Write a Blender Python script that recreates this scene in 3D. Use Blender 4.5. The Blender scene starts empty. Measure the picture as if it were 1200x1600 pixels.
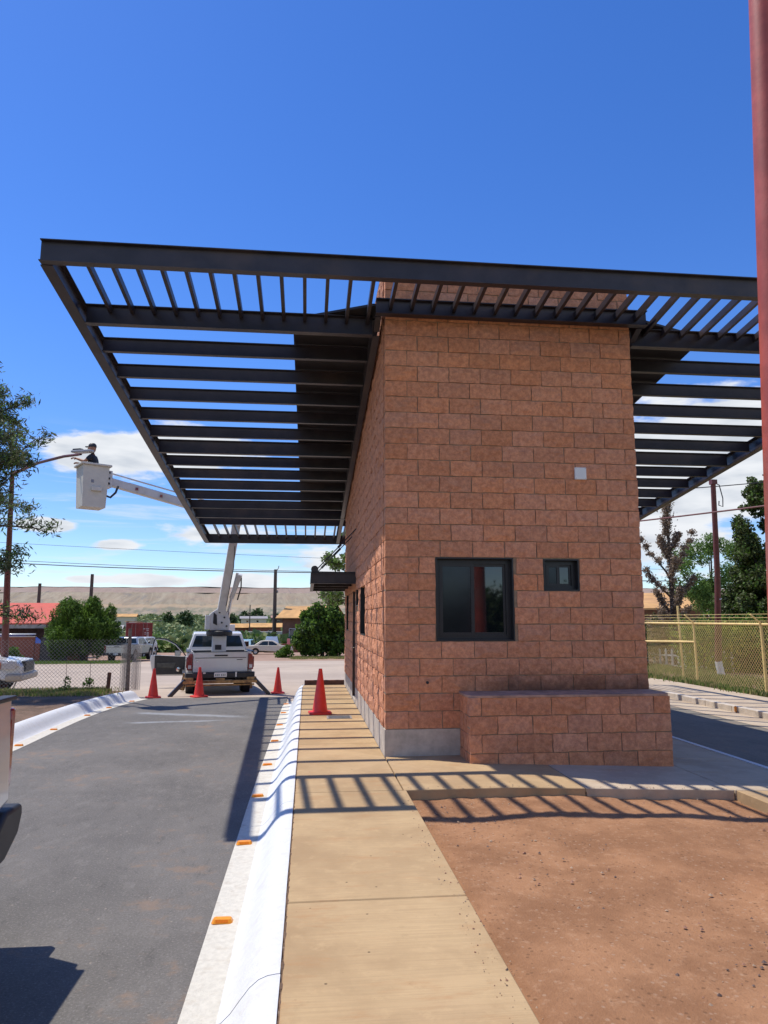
import bpy, bmesh, math, random
import numpy as np
from mathutils import Vector, Matrix, Euler
R_ = math.radians
scene = bpy.context.scene
COL = scene.collection
# ------------------------------------------------------------------ camera
cam_d = bpy.data.cameras.new('camera'); cam = bpy.data.objects.new('camera', cam_d); COL.objects.link(cam)
cam.location = (-0.908, -8.320, 1.567)
cam.rotation_mode = 'XYZ'
cam.rotation_euler = (math.pi/2 + 0.15119, 0.00035, -0.10745)
cam_d.sensor_fit = 'HORIZONTAL'; cam_d.sensor_width = 36; cam_d.lens = 36*1093.24/1200
cam_d.clip_start = 0.05; cam_d.clip_end = 12000
scene.camera = cam
scene.render.resolution_x = 768; scene.render.resolution_y = 1024
# ------------------------------------------------------------------ light
SUNV = Vector((-0.41, 0.228, 1.0)).normalized()
sl = bpy.data.lights.new('sun', 'SUN'); sl.energy = 3.3; sl.angle = R_(0.53); sl.color = (1.0, 0.955, 0.88)
so = bpy.data.objects.new('sun', sl); COL.objects.link(so); so.location = (-20, 10, 50)
so.rotation_mode = 'QUATERNION'; so.rotation_quaternion = SUNV.to_track_quat('Z', 'Y')
vs = scene.view_settings
scene.display_settings.display_device = 'sRGB'
vs.view_transform = 'Standard'; vs.look = 'None'; vs.exposure = 0.55; vs.gamma = 1.0; vs.use_curve_mapping = False

# ------------------------------------------------------------------ node expression helper
class X:
    """a scalar socket with operators"""
    def __init__(s, nt, sock): s.nt, s.s = nt, sock
    def _m(s, op, *a):
        n = s.nt.nodes.new('ShaderNodeMath'); n.operation = op
        for i, v in enumerate((s,)+a):
            if isinstance(v, X): s.nt.links.new(v.s, n.inputs[i])
            else: n.inputs[i].default_value = v
        return X(s.nt, n.outputs[0])
    def __add__(s, o): return s._m('ADD', o)
    __radd__ = __add__
    def __sub__(s, o): return s._m('SUBTRACT', o)
    def __mul__(s, o): return s._m('MULTIPLY', o)
    __rmul__ = __mul__
    def __truediv__(s, o): return s._m('DIVIDE', o)
    def neg(s): return s*-1.0
    def mx(s, o): return s._m('MAXIMUM', o)
    def mn(s, o): return s._m('MINIMUM', o)
    def pw(s, o): return s._m('POWER', o)
    def exp(s): return s._m('EXPONENT')
    def absv(s): return s._m('ABSOLUTE')
    def step(s, a, b):
        n = s.nt.nodes.new('ShaderNodeMapRange'); n.interpolation_type = 'SMOOTHSTEP'
        s.nt.links.new(s.s, n.inputs['Value'])
        n.inputs['From Min'].default_value = a; n.inputs['From Max'].default_value = b
        return X(s.nt, n.outputs[0])
def sock(nt, v, inp):
    if isinstance(v, X): nt.links.new(v.s, inp)
    elif hasattr(v, 'is_linked') : nt.links.new(v, inp)
    else:
        try: inp.default_value = v
        except Exception: inp.default_value = (*v, 1.0)
def mixc(nt, f, a, b):
    n = nt.nodes.new('ShaderNodeMix'); n.data_type = 'RGBA'
    sock(nt, f, n.inputs[0])
    for v, i in ((a, 6), (b, 7)):
        if isinstance(v, (tuple, list)): n.inputs[i].default_value = (*v[:3], 1)
        else: nt.links.new(v, n.inputs[i])
    return n.outputs[2]
def noise(nt, vec, scale, detail=4, rough=.55, dim='3D', dist=0.0):
    n = nt.nodes.new('ShaderNodeTexNoise'); n.noise_dimensions = dim
    if vec is not None: nt.links.new(vec, n.inputs['Vector'])
    n.inputs['Scale'].default_value = scale; n.inputs['Detail'].default_value = detail
    n.inputs['Roughness'].default_value = rough; n.inputs['Distortion'].default_value = dist
    return X(nt, n.outputs[0])
def vscale(nt, vec, s):
    n = nt.nodes.new('ShaderNodeVectorMath'); n.operation = 'MULTIPLY'
    nt.links.new(vec, n.inputs[0]); n.inputs[1].default_value = s
    return n.outputs[0]
# ------------------------------------------------------------------ world: Nishita sky with clouds
w = bpy.data.worlds.new('World'); scene.world = w; w.use_nodes = True
nt = w.node_tree; nt.nodes.clear()
out = nt.nodes.new('ShaderNodeOutputWorld'); bg = nt.nodes.new('ShaderNodeBackground')
SKY = 0.15
bg.inputs['Strength'].default_value = SKY
nt.links.new(bg.outputs[0], out.inputs[0])
sky = nt.nodes.new('ShaderNodeTexSky'); sky.sky_type = 'NISHITA'; sky.sun_disc = False
sky.sun_elevation = math.asin(SUNV.z); sky.sun_rotation = math.atan2(SUNV.x, SUNV.y) % (2*math.pi)
sky.air_density = 1.0; sky.dust_density = 0.35; sky.ozone_density = 3.0; sky.altitude = 1500
tc = nt.nodes.new('ShaderNodeTexCoord'); dirv = tc.outputs['Generated']
sp = nt.nodes.new('ShaderNodeSeparateXYZ'); nt.links.new(dirv, sp.inputs[0])
dx, dy, dz = [X(nt, sp.outputs[i]) for i in range(3)]
az = dx._m('ARCTAN2', dy)*(180/math.pi)          # 0 = +Y, positive towards +X
el = dz._m('ARCSINE')*(180/math.pi)
def comb(a, b, c):
    n = nt.nodes.new('ShaderNodeCombineXYZ')
    for i, v in enumerate((a, b, c)): sock(nt, v, n.inputs[i])
    return n.outputs[0]
elp = el.mx(0.0)
cv = comb(az*0.05, elp*0.16, 0.0)                # flattened cloud coordinates near the horizon
n1 = noise(nt, cv, 2.3, 7, .58)
n2 = noise(nt, cv, 7.0, 5, .6)
n3 = noise(nt, comb(az*0.03, elp*0.35, 3.0), 3.0, 6, .62, dist=.6)
n4 = noise(nt, comb(az*0.05, elp*0.2, 7.0), 4.0, 4, .5)
def blob(a, e, sa, se, amp):
    u = (az-a)/sa; v = (el-e)/se
    return ((u*u+v*v)*-1.0).exp()*amp
dens = (n1-0.5)*1.5 + (n2-.5)*0.45
# clouds in view, then unseen ones: (azimuth, elevation, sizes, strength)
for q in ((-10.5, 13.0, 7.0, 2.1, .98), (-18, 12.4, 4.0, 1.6, .55), (-19.8, 6.9, 2.3, .62, 1.05), (-14.9, 5.6, 1.9, .50, 1.0),
          (-12.5, 3.0, 3.6, .62, .85), (-5.0, 2.9, 3.4, .8, .9), (-17.0, 2.9, 1.6, .35, .7),
          (-6.5, 6.6, 5.5, 1.5, .55), (2.0, 5.0, 4.0, 2.5, .55), (30, 13, 11, 5.0, .75), (27, 6, 8, 4.0, .52),
          (48, 10, 12, 6.0, .75), (-60, 9, 22, 4.5, .6), (80, 12, 28, 7, .7), (120, 16, 28, 10, .7), (165, 17, 26, 11, .7), (-165, 18, 26, 11, .68), (-125, 13, 30, 8, .65)):  # unseen banks, widened and strengthened behind the camera to brighten the shaded front
    dens = dens + blob(*q)
cum = (dens-0.33).step(0.0, 0.26)
wis = ((n3-.5)*2.2 + el.step(22.0, 3.0)*0.30 - .22).step(0.0, .55)*el.step(16.0, 8.0)*0.55
mask = cum.mx(wis)*el.step(-1.0, 1.0)*el.step(36.0, 26.0)
hs = nt.nodes.new('ShaderNodeHueSaturation'); hs.inputs['Saturation'].default_value = 1.28; hs.inputs['Value'].default_value = .95; hs.inputs['Hue'].default_value = 0.513
nt.links.new(sky.outputs[0], hs.inputs['Color']); sock(nt, el.step(-2.0, 24.0)*.21+.73, hs.inputs['Value'])
shade = ((n4-.5)*2.0 + (dens-.6)*.35).step(-0.25, .75)
cloud = mixc(nt, shade, tuple(v/SKY for v in (.60, .62, .65)), tuple(v/SKY for v in (.38, .42, .48)))
fin = mixc(nt, mask, hs.outputs[0], cloud)
nt.links.new(fin, bg.inputs['Color'])

# ------------------------------------------------------------------ objects
def ob(name, me, parent=None, kind=None, label=None, cat=None, group=None, loc=None):
    o = bpy.data.objects.new(name, me); COL.objects.link(o)
    if parent is not None: o.parent = parent
    if loc is not None: o.location = loc
    if kind: o['kind'] = kind
    if label: o['label'] = label
    if cat: o['category'] = cat
    if group: o['group'] = group
    return o
def thing(name, label, cat, loc=(0, 0, 0), rz=0, group=None, kind=None):
    o = ob(name, None, None, kind, label, cat, group); o.location = loc; o.rotation_euler = (0, 0, rz)
    o.empty_display_size = .2
    return o
class MB:
    def __init__(s): s.v = []; s.f = []; s.m = []
    def add(s, vs, fs, mi=0):
        b = len(s.v); s.v += [tuple(p) for p in vs]; s.f += [tuple(i+b for i in f) for f in fs]; s.m += [mi]*len(fs); return s
    def box(s, x0, x1, y0, y1, z0, z1, mi=0):
        vs = [(x0,y0,z0),(x1,y0,z0),(x1,y1,z0),(x0,y1,z0),(x0,y0,z1),(x1,y0,z1),(x1,y1,z1),(x0,y1,z1)]
        return s.add(vs, [(0,3,2,1),(4,5,6,7),(0,1,5,4),(1,2,6,5),(2,3,7,6),(3,0,4,7)], mi)
    def obox(s, a, b, w, h, up=(0,0,1), mi=0, off=(0,0)):
        """box along a->b, width w across, height h along up; off shifts the section (side, up)"""
        a, b = Vector(a), Vector(b); d = (b-a).normalized(); up = Vector(up); sd = d.cross(up).normalized(); u = sd.cross(d).normalized()
        vs = []
        for p in (a, b):
            for i, j in ((-1,-1),(1,-1),(1,1),(-1,1)): vs.append(p + sd*(i*w/2+off[0]) + u*(j*h/2+off[1]))
        return s.add(vs, [(0,1,2,3),(7,6,5,4),(0,4,5,1),(1,5,6,2),(2,6,7,3),(3,7,4,0)], mi)
    def tube(s, pts, r, n=8, mi=0, cap=True):
        pts = [Vector(p) for p in pts]; rr = r if isinstance(r, (list, tuple)) else [r]*len(pts)
        b = len(s.v); prev = None
        for i, p in enumerate(pts):
            d = (pts[min(i+1, len(pts)-1)]-pts[max(i-1, 0)]).normalized()
            if prev is None:
                ref = Vector((0,0,1)) if abs(d.z) < .9 else Vector((1,0,0))
                sd = d.cross(ref).normalized()
            else: sd = (prev - d*prev.dot(d)).normalized()
            prev = sd; u = d.cross(sd)
            for k in range(n):
                t = 2*math.pi*k/n; s.v.append(tuple(p + (sd*math.cos(t)+u*math.sin(t))*rr[i]))
        fs = []
        for i in range(len(pts)-1):
            for k in range(n):
                fs.append((b+i*n+k, b+i*n+(k+1)%n, b+(i+1)*n+(k+1)%n, b+(i+1)*n+k))
        if cap: fs += [tuple(b+k for k in range(n))[::-1], tuple(b+(len(pts)-1)*n+k for k in range(n))]
        s.f += fs; s.m += [mi]*len(fs); return s
    def lathe(s, prof, c=(0,0,0), axis='z', n=24, mi=0):
        """prof: list of (r, h)"""
        b = len(s.v)
        for r, h in prof:
            for k in range(n):
                t = 2*math.pi*k/n; a, q = r*math.cos(t), r*math.sin(t)
                p = {'z': (a, q, h), 'x': (h, a, q), 'y': (a, h, q)}[axis]
                s.v.append((p[0]+c[0], p[1]+c[1], p[2]+c[2]))
        fs = [(b+i*n+k, b+i*n+(k+1)%n, b+(i+1)*n+(k+1)%n, b+(i+1)*n+k) for i in range(len(prof)-1) for k in range(n)]
        s.f += fs; s.m += [mi]*len(fs); return s
    def prism(s, poly, a0, a1, axis='x', mi=0, fn=None):
        """poly 2-D list extruded along axis between a0 and a1 ('x': poly=(y,z); 'y': poly=(x,z); 'z': poly=(x,y))"""
        n = len(poly); vs = []
        for a in (a0, a1):
            for p, q in poly:
                v = {'x': (a,p,q), 'y': (p,a,q), 'z': (p,q,a)}[axis]
                vs.append(fn(v) if fn else v)
        return s.add(vs, [tuple(range(n))[::-1], tuple(range(n, 2*n))] + [(i, (i+1)%n, n+(i+1)%n, n+i) for i in range(n)], mi)
    def mesh(s, name, mats, smooth=False):
        me = bpy.data.meshes.new(name); me.from_pydata(s.v, [], s.f)
        for m in (mats if isinstance(mats, (list, tuple)) else [mats]): me.materials.append(m)
        if any(s.m): me.polygons.foreach_set('material_index', s.m)
        bm = bmesh.new(); bm.from_mesh(me); bmesh.ops.recalc_face_normals(bm, faces=bm.faces[:]); bm.to_mesh(me); bm.free()
        if smooth:
            me.polygons.foreach_set('use_smooth', [True]*len(me.polygons))
            try: me.set_sharp_from_angle(angle=R_(38))
            except Exception: pass
        me.update(); return me
    def build(s, name, mats, parent=None, smooth=False, bevel=0, seg=2, **k):
        o = ob(name, s.mesh(name, mats, smooth), parent, **k)
        if bevel:
            md = o.modifiers.new('bevel', 'BEVEL'); md.width = bevel; md.segments = seg; md.limit_method = 'ANGLE'; md.angle_limit = R_(35)
            md.harden_normals = False
        return o
# ------------------------------------------------------------------ materials
def mat(name, col, rough=.8, var=.12, scale=6., bump=0., bscale=40., metal=0., ior=1.5, col2=None, c2amt=.5, objrand=0., aniso=None, spec=None, coat=0., coord='pos'):
    m = bpy.data.materials.new(name); m.use_nodes = True; nt = m.node_tree; b = nt.nodes['Principled BSDF']
    if coord == 'pos': vec = nt.nodes.new('ShaderNodeNewGeometry').outputs['Position']
    else: vec = nt.nodes.new('ShaderNodeTexCoord').outputs['Object']
    if aniso: vec = vscale(nt, vec, aniso)
    base = None
    if var or col2:
        n = noise(nt, vec, scale, 6, .62)
        dark = tuple(c*(1-var) for c in col); lite = tuple(min(1, c*(1+var)) for c in col)
        base = mixc(nt, n.step(.3, .7), dark, lite)
        if col2:
            n2 = noise(nt, vec, scale*.33, 5, .6)
            base = mixc(nt, n2.step(.5, .72)*c2amt, base, col2)
    if objrand:
        oi = nt.nodes.new('ShaderNodeObjectInfo'); r = X(nt, oi.outputs['Random'])
        h = nt.nodes.new('ShaderNodeHueSaturation'); sock(nt, r*objrand*2+(1-objrand), h.inputs['Value'])
        sock(nt, (r*37.0)._m('FRACT')*.012+.494, h.inputs['Hue'])
        if base is None: h.inputs['Color'].default_value = (*col, 1)
        else: nt.links.new(base, h.inputs['Color'])
        base = h.outputs[0]
    if base is None: b.inputs['Base Color'].default_value = (*col, 1)
    else: nt.links.new(base, b.inputs['Base Color'])
    b.inputs['Roughness'].default_value = rough; b.inputs['Metallic'].default_value = metal; b.inputs['IOR'].default_value = ior
    if spec is not None: b.inputs['Specular IOR Level'].default_value = spec
    if coat: b.inputs['Coat Weight'].default_value = coat; b.inputs['Coat Roughness'].default_value = .05
    if bump:
        bn = nt.nodes.new('ShaderNodeBump'); bn.inputs['Strength'].default_value = min(1, bump); bn.inputs['Distance'].default_value = .01*max(1, bump)
        nb = noise(nt, vec, bscale, 5, .65); nt.links.new(nb.s, bn.inputs['Height']); nt.links.new(bn.outputs[0], b.inputs['Normal'])
    m['b'] = 1
    return m
def leafmat(name, col, tr=.35, var=.35):
    m = bpy.data.materials.new(name); m.use_nodes = True; nt = m.node_tree; b = nt.nodes['Principled BSDF']; o = nt.nodes['Material Output']
    vec = nt.nodes.new('ShaderNodeNewGeometry').outputs['Position']
    n = noise(nt, vec, 1.7, 3, .7); n2 = noise(nt, vec, 23.0, 2, .7)
    c = mixc(nt, ((n-.5)*1.4+(n2-.5)*1.6+.5).step(0., 1.), tuple(v*(1-var) for v in col), tuple(v*(1+var) for v in col))
    nt.links.new(c, b.inputs['Base Color']); b.inputs['Roughness'].default_value = .6; b.inputs['Specular IOR Level'].default_value = .25
    t = nt.nodes.new('ShaderNodeBsdfTranslucent'); nt.links.new(c, t.inputs[0])
    ms = nt.nodes.new('ShaderNodeMixShader'); ms.inputs[0].default_value = tr
    nt.links.new(b.outputs[0], ms.inputs[1]); nt.links.new(t.outputs[0], ms.inputs[2]); nt.links.new(ms.outputs[0], o.inputs[0])
    return m
M = {}
def blockmat(name, col, dark, stain=True):
    m = bpy.data.materials.new(name); m.use_nodes = True; nt = m.node_tree; b = nt.nodes['Principled BSDF']
    pos = nt.nodes.new('ShaderNodeNewGeometry').outputs['Position']
    n = noise(nt, pos, 17, 8, .72); n2 = noise(nt, pos, 2.1, 6, .65); sp = noise(nt, pos, 120, 2, .6)
    c = mixc(nt, n.step(.32, .68), dark, col)
    c = mixc(nt, sp.step(.68, .76)*.45, c, (.62, .42, .30))
    c = mixc(nt, sp.step(.36, .28)*.55, c, tuple(v*.5 for v in dark))
    c = mixc(nt, n2.step(.5, .8)*.35, c, (.42, .27, .20))
    if stain:
        s = nt.nodes.new('ShaderNodeSeparateXYZ'); nt.links.new(pos, s.inputs[0])
        x, y, z = X(nt, s.outputs[0]), X(nt, s.outputs[1]), X(nt, s.outputs[2])
        ns = noise(nt, pos, 5, 4, .6)
        f = (z+(ns-.5)*.30).step(1.02, .66)*(x+(ns-.5)*.3).step(.95, 1.5)*y.step(-.25, -.15)*.72
        c = mixc(nt, f, c, (.045, .03, .028))
    oi = nt.nodes.new('ShaderNodeObjectInfo'); r = X(nt, oi.outputs['Random'])
    h = nt.nodes.new('ShaderNodeHueSaturation'); sock(nt, r*.20+.90, h.inputs['Value']); sock(nt, (r*91.0)._m('FRACT')*.08+.96, h.inputs['Saturation'])
    nt.links.new(c, h.inputs['Color']); nt.links.new(h.outputs[0], b.inputs['Base Color'])
    b.inputs['Roughness'].default_value = .92; b.inputs['Specular IOR Level'].default_value = .2
    bn = nt.nodes.new('ShaderNodeBump'); bn.inputs['Strength'].default_value = 1.0; bn.inputs['Distance'].default_value = .020
    hh = noise(nt, pos, 15, 7, .75)*1.3 + sp*.25
    nt.links.new(hh.s, bn.inputs['Height']); nt.links.new(bn.outputs[0], b.inputs['Normal'])
    return m
M['block'] = blockmat('split_face_block', (.84, .380, .205), (.57, .235, .128))
M['mortar'] = mat('mortar', (.31, .215, .135), .95, .2, 14, .6, 60)
M['plinth'] = mat('plinth_concrete', (.50, .43, .35), .9, .16, 7, .4, 60)
M['capc'] = mat('cap_concrete', (.40, .235, .165), .9, .3, 6, .6, 40)
M['steel'] = mat('dark_steel_paint', (.030, .025, .030), .40, .25, 3, .12, 90, col2=(.085, .058, .045), c2amt=.6)
M['deck'] = mat('deck_sheet', (.022, .020, .022), .55, .2, 5)
M['alum'] = mat('black_aluminium', (.016, .016, .018), .35, .1, 8)
M['white_plate'] = mat('white_plastic', (.72, .72, .70), .4, .03, 10)
M['kerb'] = mat('white_kerb_paint', (.66, .655, .64), .6, .04, 30, .35, 70, col2=(.52, .46, .37), c2amt=.35)
M['gutter'] = mat('gutter_paint', (.60, .56, .47), .8, .08, 30, .7, 60, col2=(.42, .35, .26), c2amt=.45)
M['yellow'] = mat('reflector_orange', (.85, .30, .01), .3, .08, 40)
M['reflens'] = mat('reflector_lens', (.80, .20, .005), .12, .1, 90)
M['cone'] = mat('cone_rubber', (.72, .035, .025), .5, .08, 9)
M['conebase'] = mat('cone_base', (.60, .03, .025), .6, .2, 9)
M['rubber'] = mat('black_rubber', (.018, .018, .018), .75, .2, 12)
M['rim'] = mat('wheel_rim', (.42, .42, .43), .3, .1, 10, metal=.8)
M['glass'] = mat('dark_glass', (.006, .008, .010), .03, 0, 1, ior=1.8)
M['screen'] = mat('screened_glass', (.014, .016, .019), .12, .2, 3, ior=1.45)
M['carglass'] = mat('car_glass', (.022, .032, .034), .05, 0, 1, ior=1.5)
M['whitecar'] = mat('white_car_paint', (.66, .65, .62), .3, .03, 3, coat=.5, coord='obj', col2=(.52, .47, .40), c2amt=.3)
M['silver'] = mat('silver_paint', (.44, .45, .45), .28, .03, 3, metal=.55, coat=.6, coord='obj')
M['cream'] = mat('cream_paint', (.62, .55, .42), .3, .03, 3, coat=.5, coord='obj')
M['blackpl'] = mat('black_plastic', (.022, .022, .025), .5, .2, 9)
M['red_lens'] = mat('red_lens', (.20, .004, .008), .12, .2, 40, coat=.5)
M['clear_lens'] = mat('clear_lens', (.55, .53, .52), .1, .15, 60, coat=.6)
M['amber'] = mat('amber_lens', (.70, .18, .02), .15, .1, 50)
M['chrome'] = mat('chrome', (.6, .6, .62), .12, 0, 1, metal=1.)
M['rust'] = mat('rusty_yellow_frame', (.32, .19, .075), .75, .4, 9, .4, 50, col2=(.10, .05, .03), c2amt=.8)
M['boomw'] = mat('boom_white', (.66, .65, .63), .4, .08, 5, coord='obj', col2=(.45, .38, .30), c2amt=.4)
M['bucket'] = mat('bucket_fibreglass', (.66, .63, .55), .5, .05, 6, coord='obj')
M['poleb'] = mat('red_oxide_paint', (.13, .030, .024), .5, .22, 6, .2, 40, col2=(.13, .04, .03), c2amt=.6)
M['pole_near'] = mat('faded_red_paint', (.42, .085, .060), .5, .18, 5, .15, 60, col2=(.36, .15, .12), c2amt=.7)
M['wood'] = mat('grey_timber', (.10, .075, .06), .9, .35, 3, .5, 25, aniso=(6, 6, .6))
M['cable'] = mat('black_cable', (.03, .03, .032), .6, 0, 1)
M['galv'] = mat('galvanised_wire', (.34, .31, .28), .5, .2, 9, metal=.3)
M['creamfence'] = mat('cream_fence_paint', (.80, .58, .23), .55, .12, 9)
M['dirt'] = mat('x', (.3, .2, .1))
def ground(name, base, dark, lite, s=3.0, peb=90., pebc=None, bump=.8, stripes=None):
    m = bpy.data.materials.new(name); m.use_nodes = True; nt = m.node_tree; b = nt.nodes['Principled BSDF']
    pos = nt.nodes.new('ShaderNodeNewGeometry').outputs['Position']
    a = noise(nt, pos, s, 6, .65); f = noise(nt, pos, s*11, 5, .7); g = noise(nt, pos, peb, 3, .6)
    c = mixc(nt, a.step(.35, .66), dark, base); c = mixc(nt, f.step(.52, .74)*.5, c, lite); c = mixc(nt, f.step(.46, .28)*.5, c, dark)
    if pebc:
        v = nt.nodes.new('ShaderNodeTexVoronoi'); v.inputs['Scale'].default_value = peb*.45; nt.links.new(pos, v.inputs['Vector'])
        vv = X(nt, v.outputs['Distance']); sel = X(nt, v.outputs['Color'])
        c = mixc(nt, vv.step(.36, .22)*sel.step(.70, .76)*.45, c, pebc)
        c = mixc(nt, vv.step(.36, .22)*sel.step(.30, .24)*.55, c, tuple(q*.45 for q in dark))
    c = mixc(nt, g.step(.6, .78)*.35, c, lite)
    nt.links.new(c, b.inputs['Base Color']); b.inputs['Roughness'].default_value = .93; b.inputs['Specular IOR Level'].default_value = .25
    bn = nt.nodes.new('ShaderNodeBump'); bn.inputs['Strength'].default_value = min(bump, 1.); bn.inputs['Distance'].default_value = .012
    hh = f*.6+g*.5
    nt.links.new(hh.s, bn.inputs['Height']); nt.links.new(bn.outputs[0], b.inputs['Normal'])
    return m
M['dirt'] = ground('red_dirt', (.36, .183, .090), (.245, .118, .056), (.46, .275, .16), 1.6, 70, (.40, .27, .18), 1.0)
M['verge'] = ground('verge_dirt', (.20, .125, .08), (.11, .07, .045), (.30, .20, .13), 2.0, 60, (.35, .27, .2), 1.0)
M['street'] = ground('dusty_street', (.47, .375, .285), (.38, .30, .23), (.55, .46, .36), .25, 12, None, .5)
M['rdirt'] = ground('reddish_gravel', (.36, .235, .165), (.27, .165, .11), (.44, .32, .24), .3, 14, None, .5)
M['scrubg'] = ground('scrub_ground', (.17, .15, .09), (.085, .105, .045), (.27, .22, .15), .035, 2, None, .3)
def asphalt(name, base):
    m = bpy.data.materials.new(name); m.use_nodes = True; nt = m.node_tree; b = nt.nodes['Principled BSDF']
    pos = nt.nodes.new('ShaderNodeNewGeometry').outputs['Position']
    big = noise(nt, pos, .7, 6, .6); f = noise(nt, pos, 70, 4, .8); mid = noise(nt, pos, 5, 6, .7); gr = noise(nt, vscale(nt, pos, (9., 4., 1.)), 1.0, 6, .75)
    lo, hi = tuple(v*.86 for v in base), tuple(v*1.14 for v in base)
    c = mixc(nt, big.step(.35, .65), lo, hi); c = mixc(nt, gr.step(.52, .68)*.55, c, tuple(v*1.45 for v in base)); c = mixc(nt, gr.step(.46, .32)*.6, c, tuple(v*.62 for v in base))
    c = mixc(nt, f.step(.52, .70)*.75, c, tuple(v*2.3 for v in base)); c = mixc(nt, f.step(.45, .30)*.7, c, tuple(v*.4 for v in base))
    v = nt.nodes.new('ShaderNodeTexVoronoi'); v.inputs['Scale'].default_value = 34; nt.links.new(pos, v.inputs['Vector'])
    c = mixc(nt, X(nt, v.outputs['Distance']).step(.30, .18)*X(nt, v.outputs['Color']).step(.86, .90)*.8, c, (.33, .27, .21))
    # sand trodden on to the road, in patches
    st = (big-.5)*1.0+(mid-.5)*1.3
    c = mixc(nt, st.step(.10, .30)*.55, c, (.26, .17, .11))
    # two pale scuffs of paint across the road
    s = nt.nodes.new('ShaderNodeSeparateXYZ'); nt.links.new(pos, s.inputs[0]); x, y = X(nt, s.outputs[0]), X(nt, s.outputs[1])
    for y0, sl_, x0, x1, wd in ((6.9, -.45, -4.4, -2.3, .17), (5.7, .10, -4.2, -2.6, .10)):
        d = (y-(x+3.4)*sl_-y0+(mid-.5)*.5).absv()
        c = mixc(nt, d.step(wd*1.6, wd*.3)*x.step(x0-.2, x0+.2)*x.step(x1+.4, x1-.3)*.42, c, (.42, .44, .46))
    nt.links.new(c, b.inputs['Base Color']); b.inputs['Roughness'].default_value = .86; b.inputs['Specular IOR Level'].default_value = .35
    bn = nt.nodes.new('ShaderNodeBump'); bn.inputs['Strength'].default_value = .8; bn.inputs['Distance'].default_value = .006
    nt.links.new(f.s, bn.inputs['Height']); nt.links.new(bn.outputs[0], b.inputs['Normal'])
    return m
M['asphalt'] = asphalt('new_asphalt', (.135, .123, .108))
M['asphalt2'] = asphalt('asphalt_right', (.165, .145, .115))
def slabmat(name, base, stain):
    m = bpy.data.materials.new(name); m.use_nodes = True; nt = m.node_tree; b = nt.nodes['Principled BSDF']
    pos = nt.nodes.new('ShaderNodeNewGeometry').outputs['Position']
    broom = noise(nt, vscale(nt, pos, (2.0, 90.0, 1.0)), 1.0, 4, .6)
    big = noise(nt, pos, 1.3, 5, .6); st = noise(nt, vscale(nt, pos, (1.0, 3.0, 1.0)), 1.6, 6, .7); sp = noise(nt, pos, 60, 3, .6)
    c = mixc(nt, big.step(.34, .66), (base[0]*.80, base[1]*.76, base[2]*.74), tuple(v*1.08 for v in base)); big2 = noise(nt, pos, .55, 4, .6); c = mixc(nt, big2.step(.45, .7)*.45, c, (base[0]*.98, base[1]*.93, base[2]*1.0))
    c = mixc(nt, broom.step(.38, .66)*.45, c, tuple(v*.78 for v in base))
    md = noise(nt, pos, 9, 6, .7); c = mixc(nt, md.step(.52, .70)*.4, c, tuple(v*1.18 for v in base)); c = mixc(nt, md.step(.42, .30)*.45, c, tuple(v*.74 for v in base))
    v = nt.nodes.new('ShaderNodeTexVoronoi'); v.inputs['Scale'].default_value = 11; nt.links.new(pos, v.inputs['Vector'])
    c = mixc(nt, X(nt, v.outputs['Distance']).step(.10, .05)*X(nt, v.outputs['Color']).step(.72, .76)*.85, c, (.09, .06, .035))
    c = mixc(nt, st.step(.52, .72)*.6, c, stain)
    c = mixc(nt, sp.step(.70, .76)*.6, c, tuple(v*.45 for v in base))
    nt.links.new(c, b.inputs['Base Color']); b.inputs['Roughness'].default_value = .88; b.inputs['Specular IOR Level'].default_value = .3
    bn = nt.nodes.new('ShaderNodeBump'); bn.inputs['Strength'].default_value = .5; bn.inputs['Distance'].default_value = .004
    hh = broom+sp*.5; nt.links.new(hh.s, bn.inputs['Height']); nt.links.new(bn.outputs[0], b.inputs['Normal'])
    return m
M['slab'] = slabmat('sidewalk_concrete', (.46, .318, .168), (.40, .215, .095))
M['slabg'] = slabmat('apron_concrete', (.50, .40, .28), (.42, .29, .17))
M['leafA'] = leafmat('leaf_bright', (0.128, 0.225, 0.033)); M['leafB'] = leafmat('leaf_mid', (0.068, 0.128, 0.024)); M['leafC'] = leafmat('leaf_dark', (0.027, 0.054, 0.015), .2)
M['leafJ'] = leafmat('juniper_leaf', (0.083, 0.150, 0.021), .25); M['leafJd'] = leafmat('juniper_dark', (0.045, 0.087, 0.015), .2)
M['pine'] = leafmat('pine_needle', (.15, .165, .085), .25); M['pined'] = leafmat('pine_dark', (0.045, 0.063, 0.030), .2)
M['willow'] = leafmat('willow_leaf', (0.165, 0.270, 0.060), .4); M['conif'] = leafmat('conifer_leaf', (0.090, 0.112, 0.033), .2); M['conifd'] = leafmat('conifer_dark', (0.033, 0.045, 0.018), .1)
M['dead'] = leafmat('dead_foliage', (.29, .21, .145), .2); M['yel'] = leafmat('yellow_shrub', (.34, .38, .06), .4)
M['scr1'] = leafmat('scrub_a', (0.190, 0.245, 0.090), .15); M['scr2'] = leafmat('scrub_b', (0.116, 0.174, 0.071), .15); M['scr3'] = leafmat('scrub_c', (0.294, 0.315, 0.128), .2)
M['bark'] = mat('bark', (.085, .06, .045), .95, .35, 9, .8, 30)
M['grass'] = leafmat('grass_blade', (0.180, 0.255, 0.053), .35); M['drygrass'] = leafmat('dry_grass', (0.390, 0.315, 0.135), .3)
rng = random.Random(7); nrg = np.random.default_rng(11)
def gz(y):
    if y < -1: return -.2
    if y < 10.5: return -.2-.27*(y+1)/11.5
    return -.47-.029*(y-10.5)
def sx(x): return -.036*(min(max(x, 1.0), 9.5)-1)          # the ground falls away to the right
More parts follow.
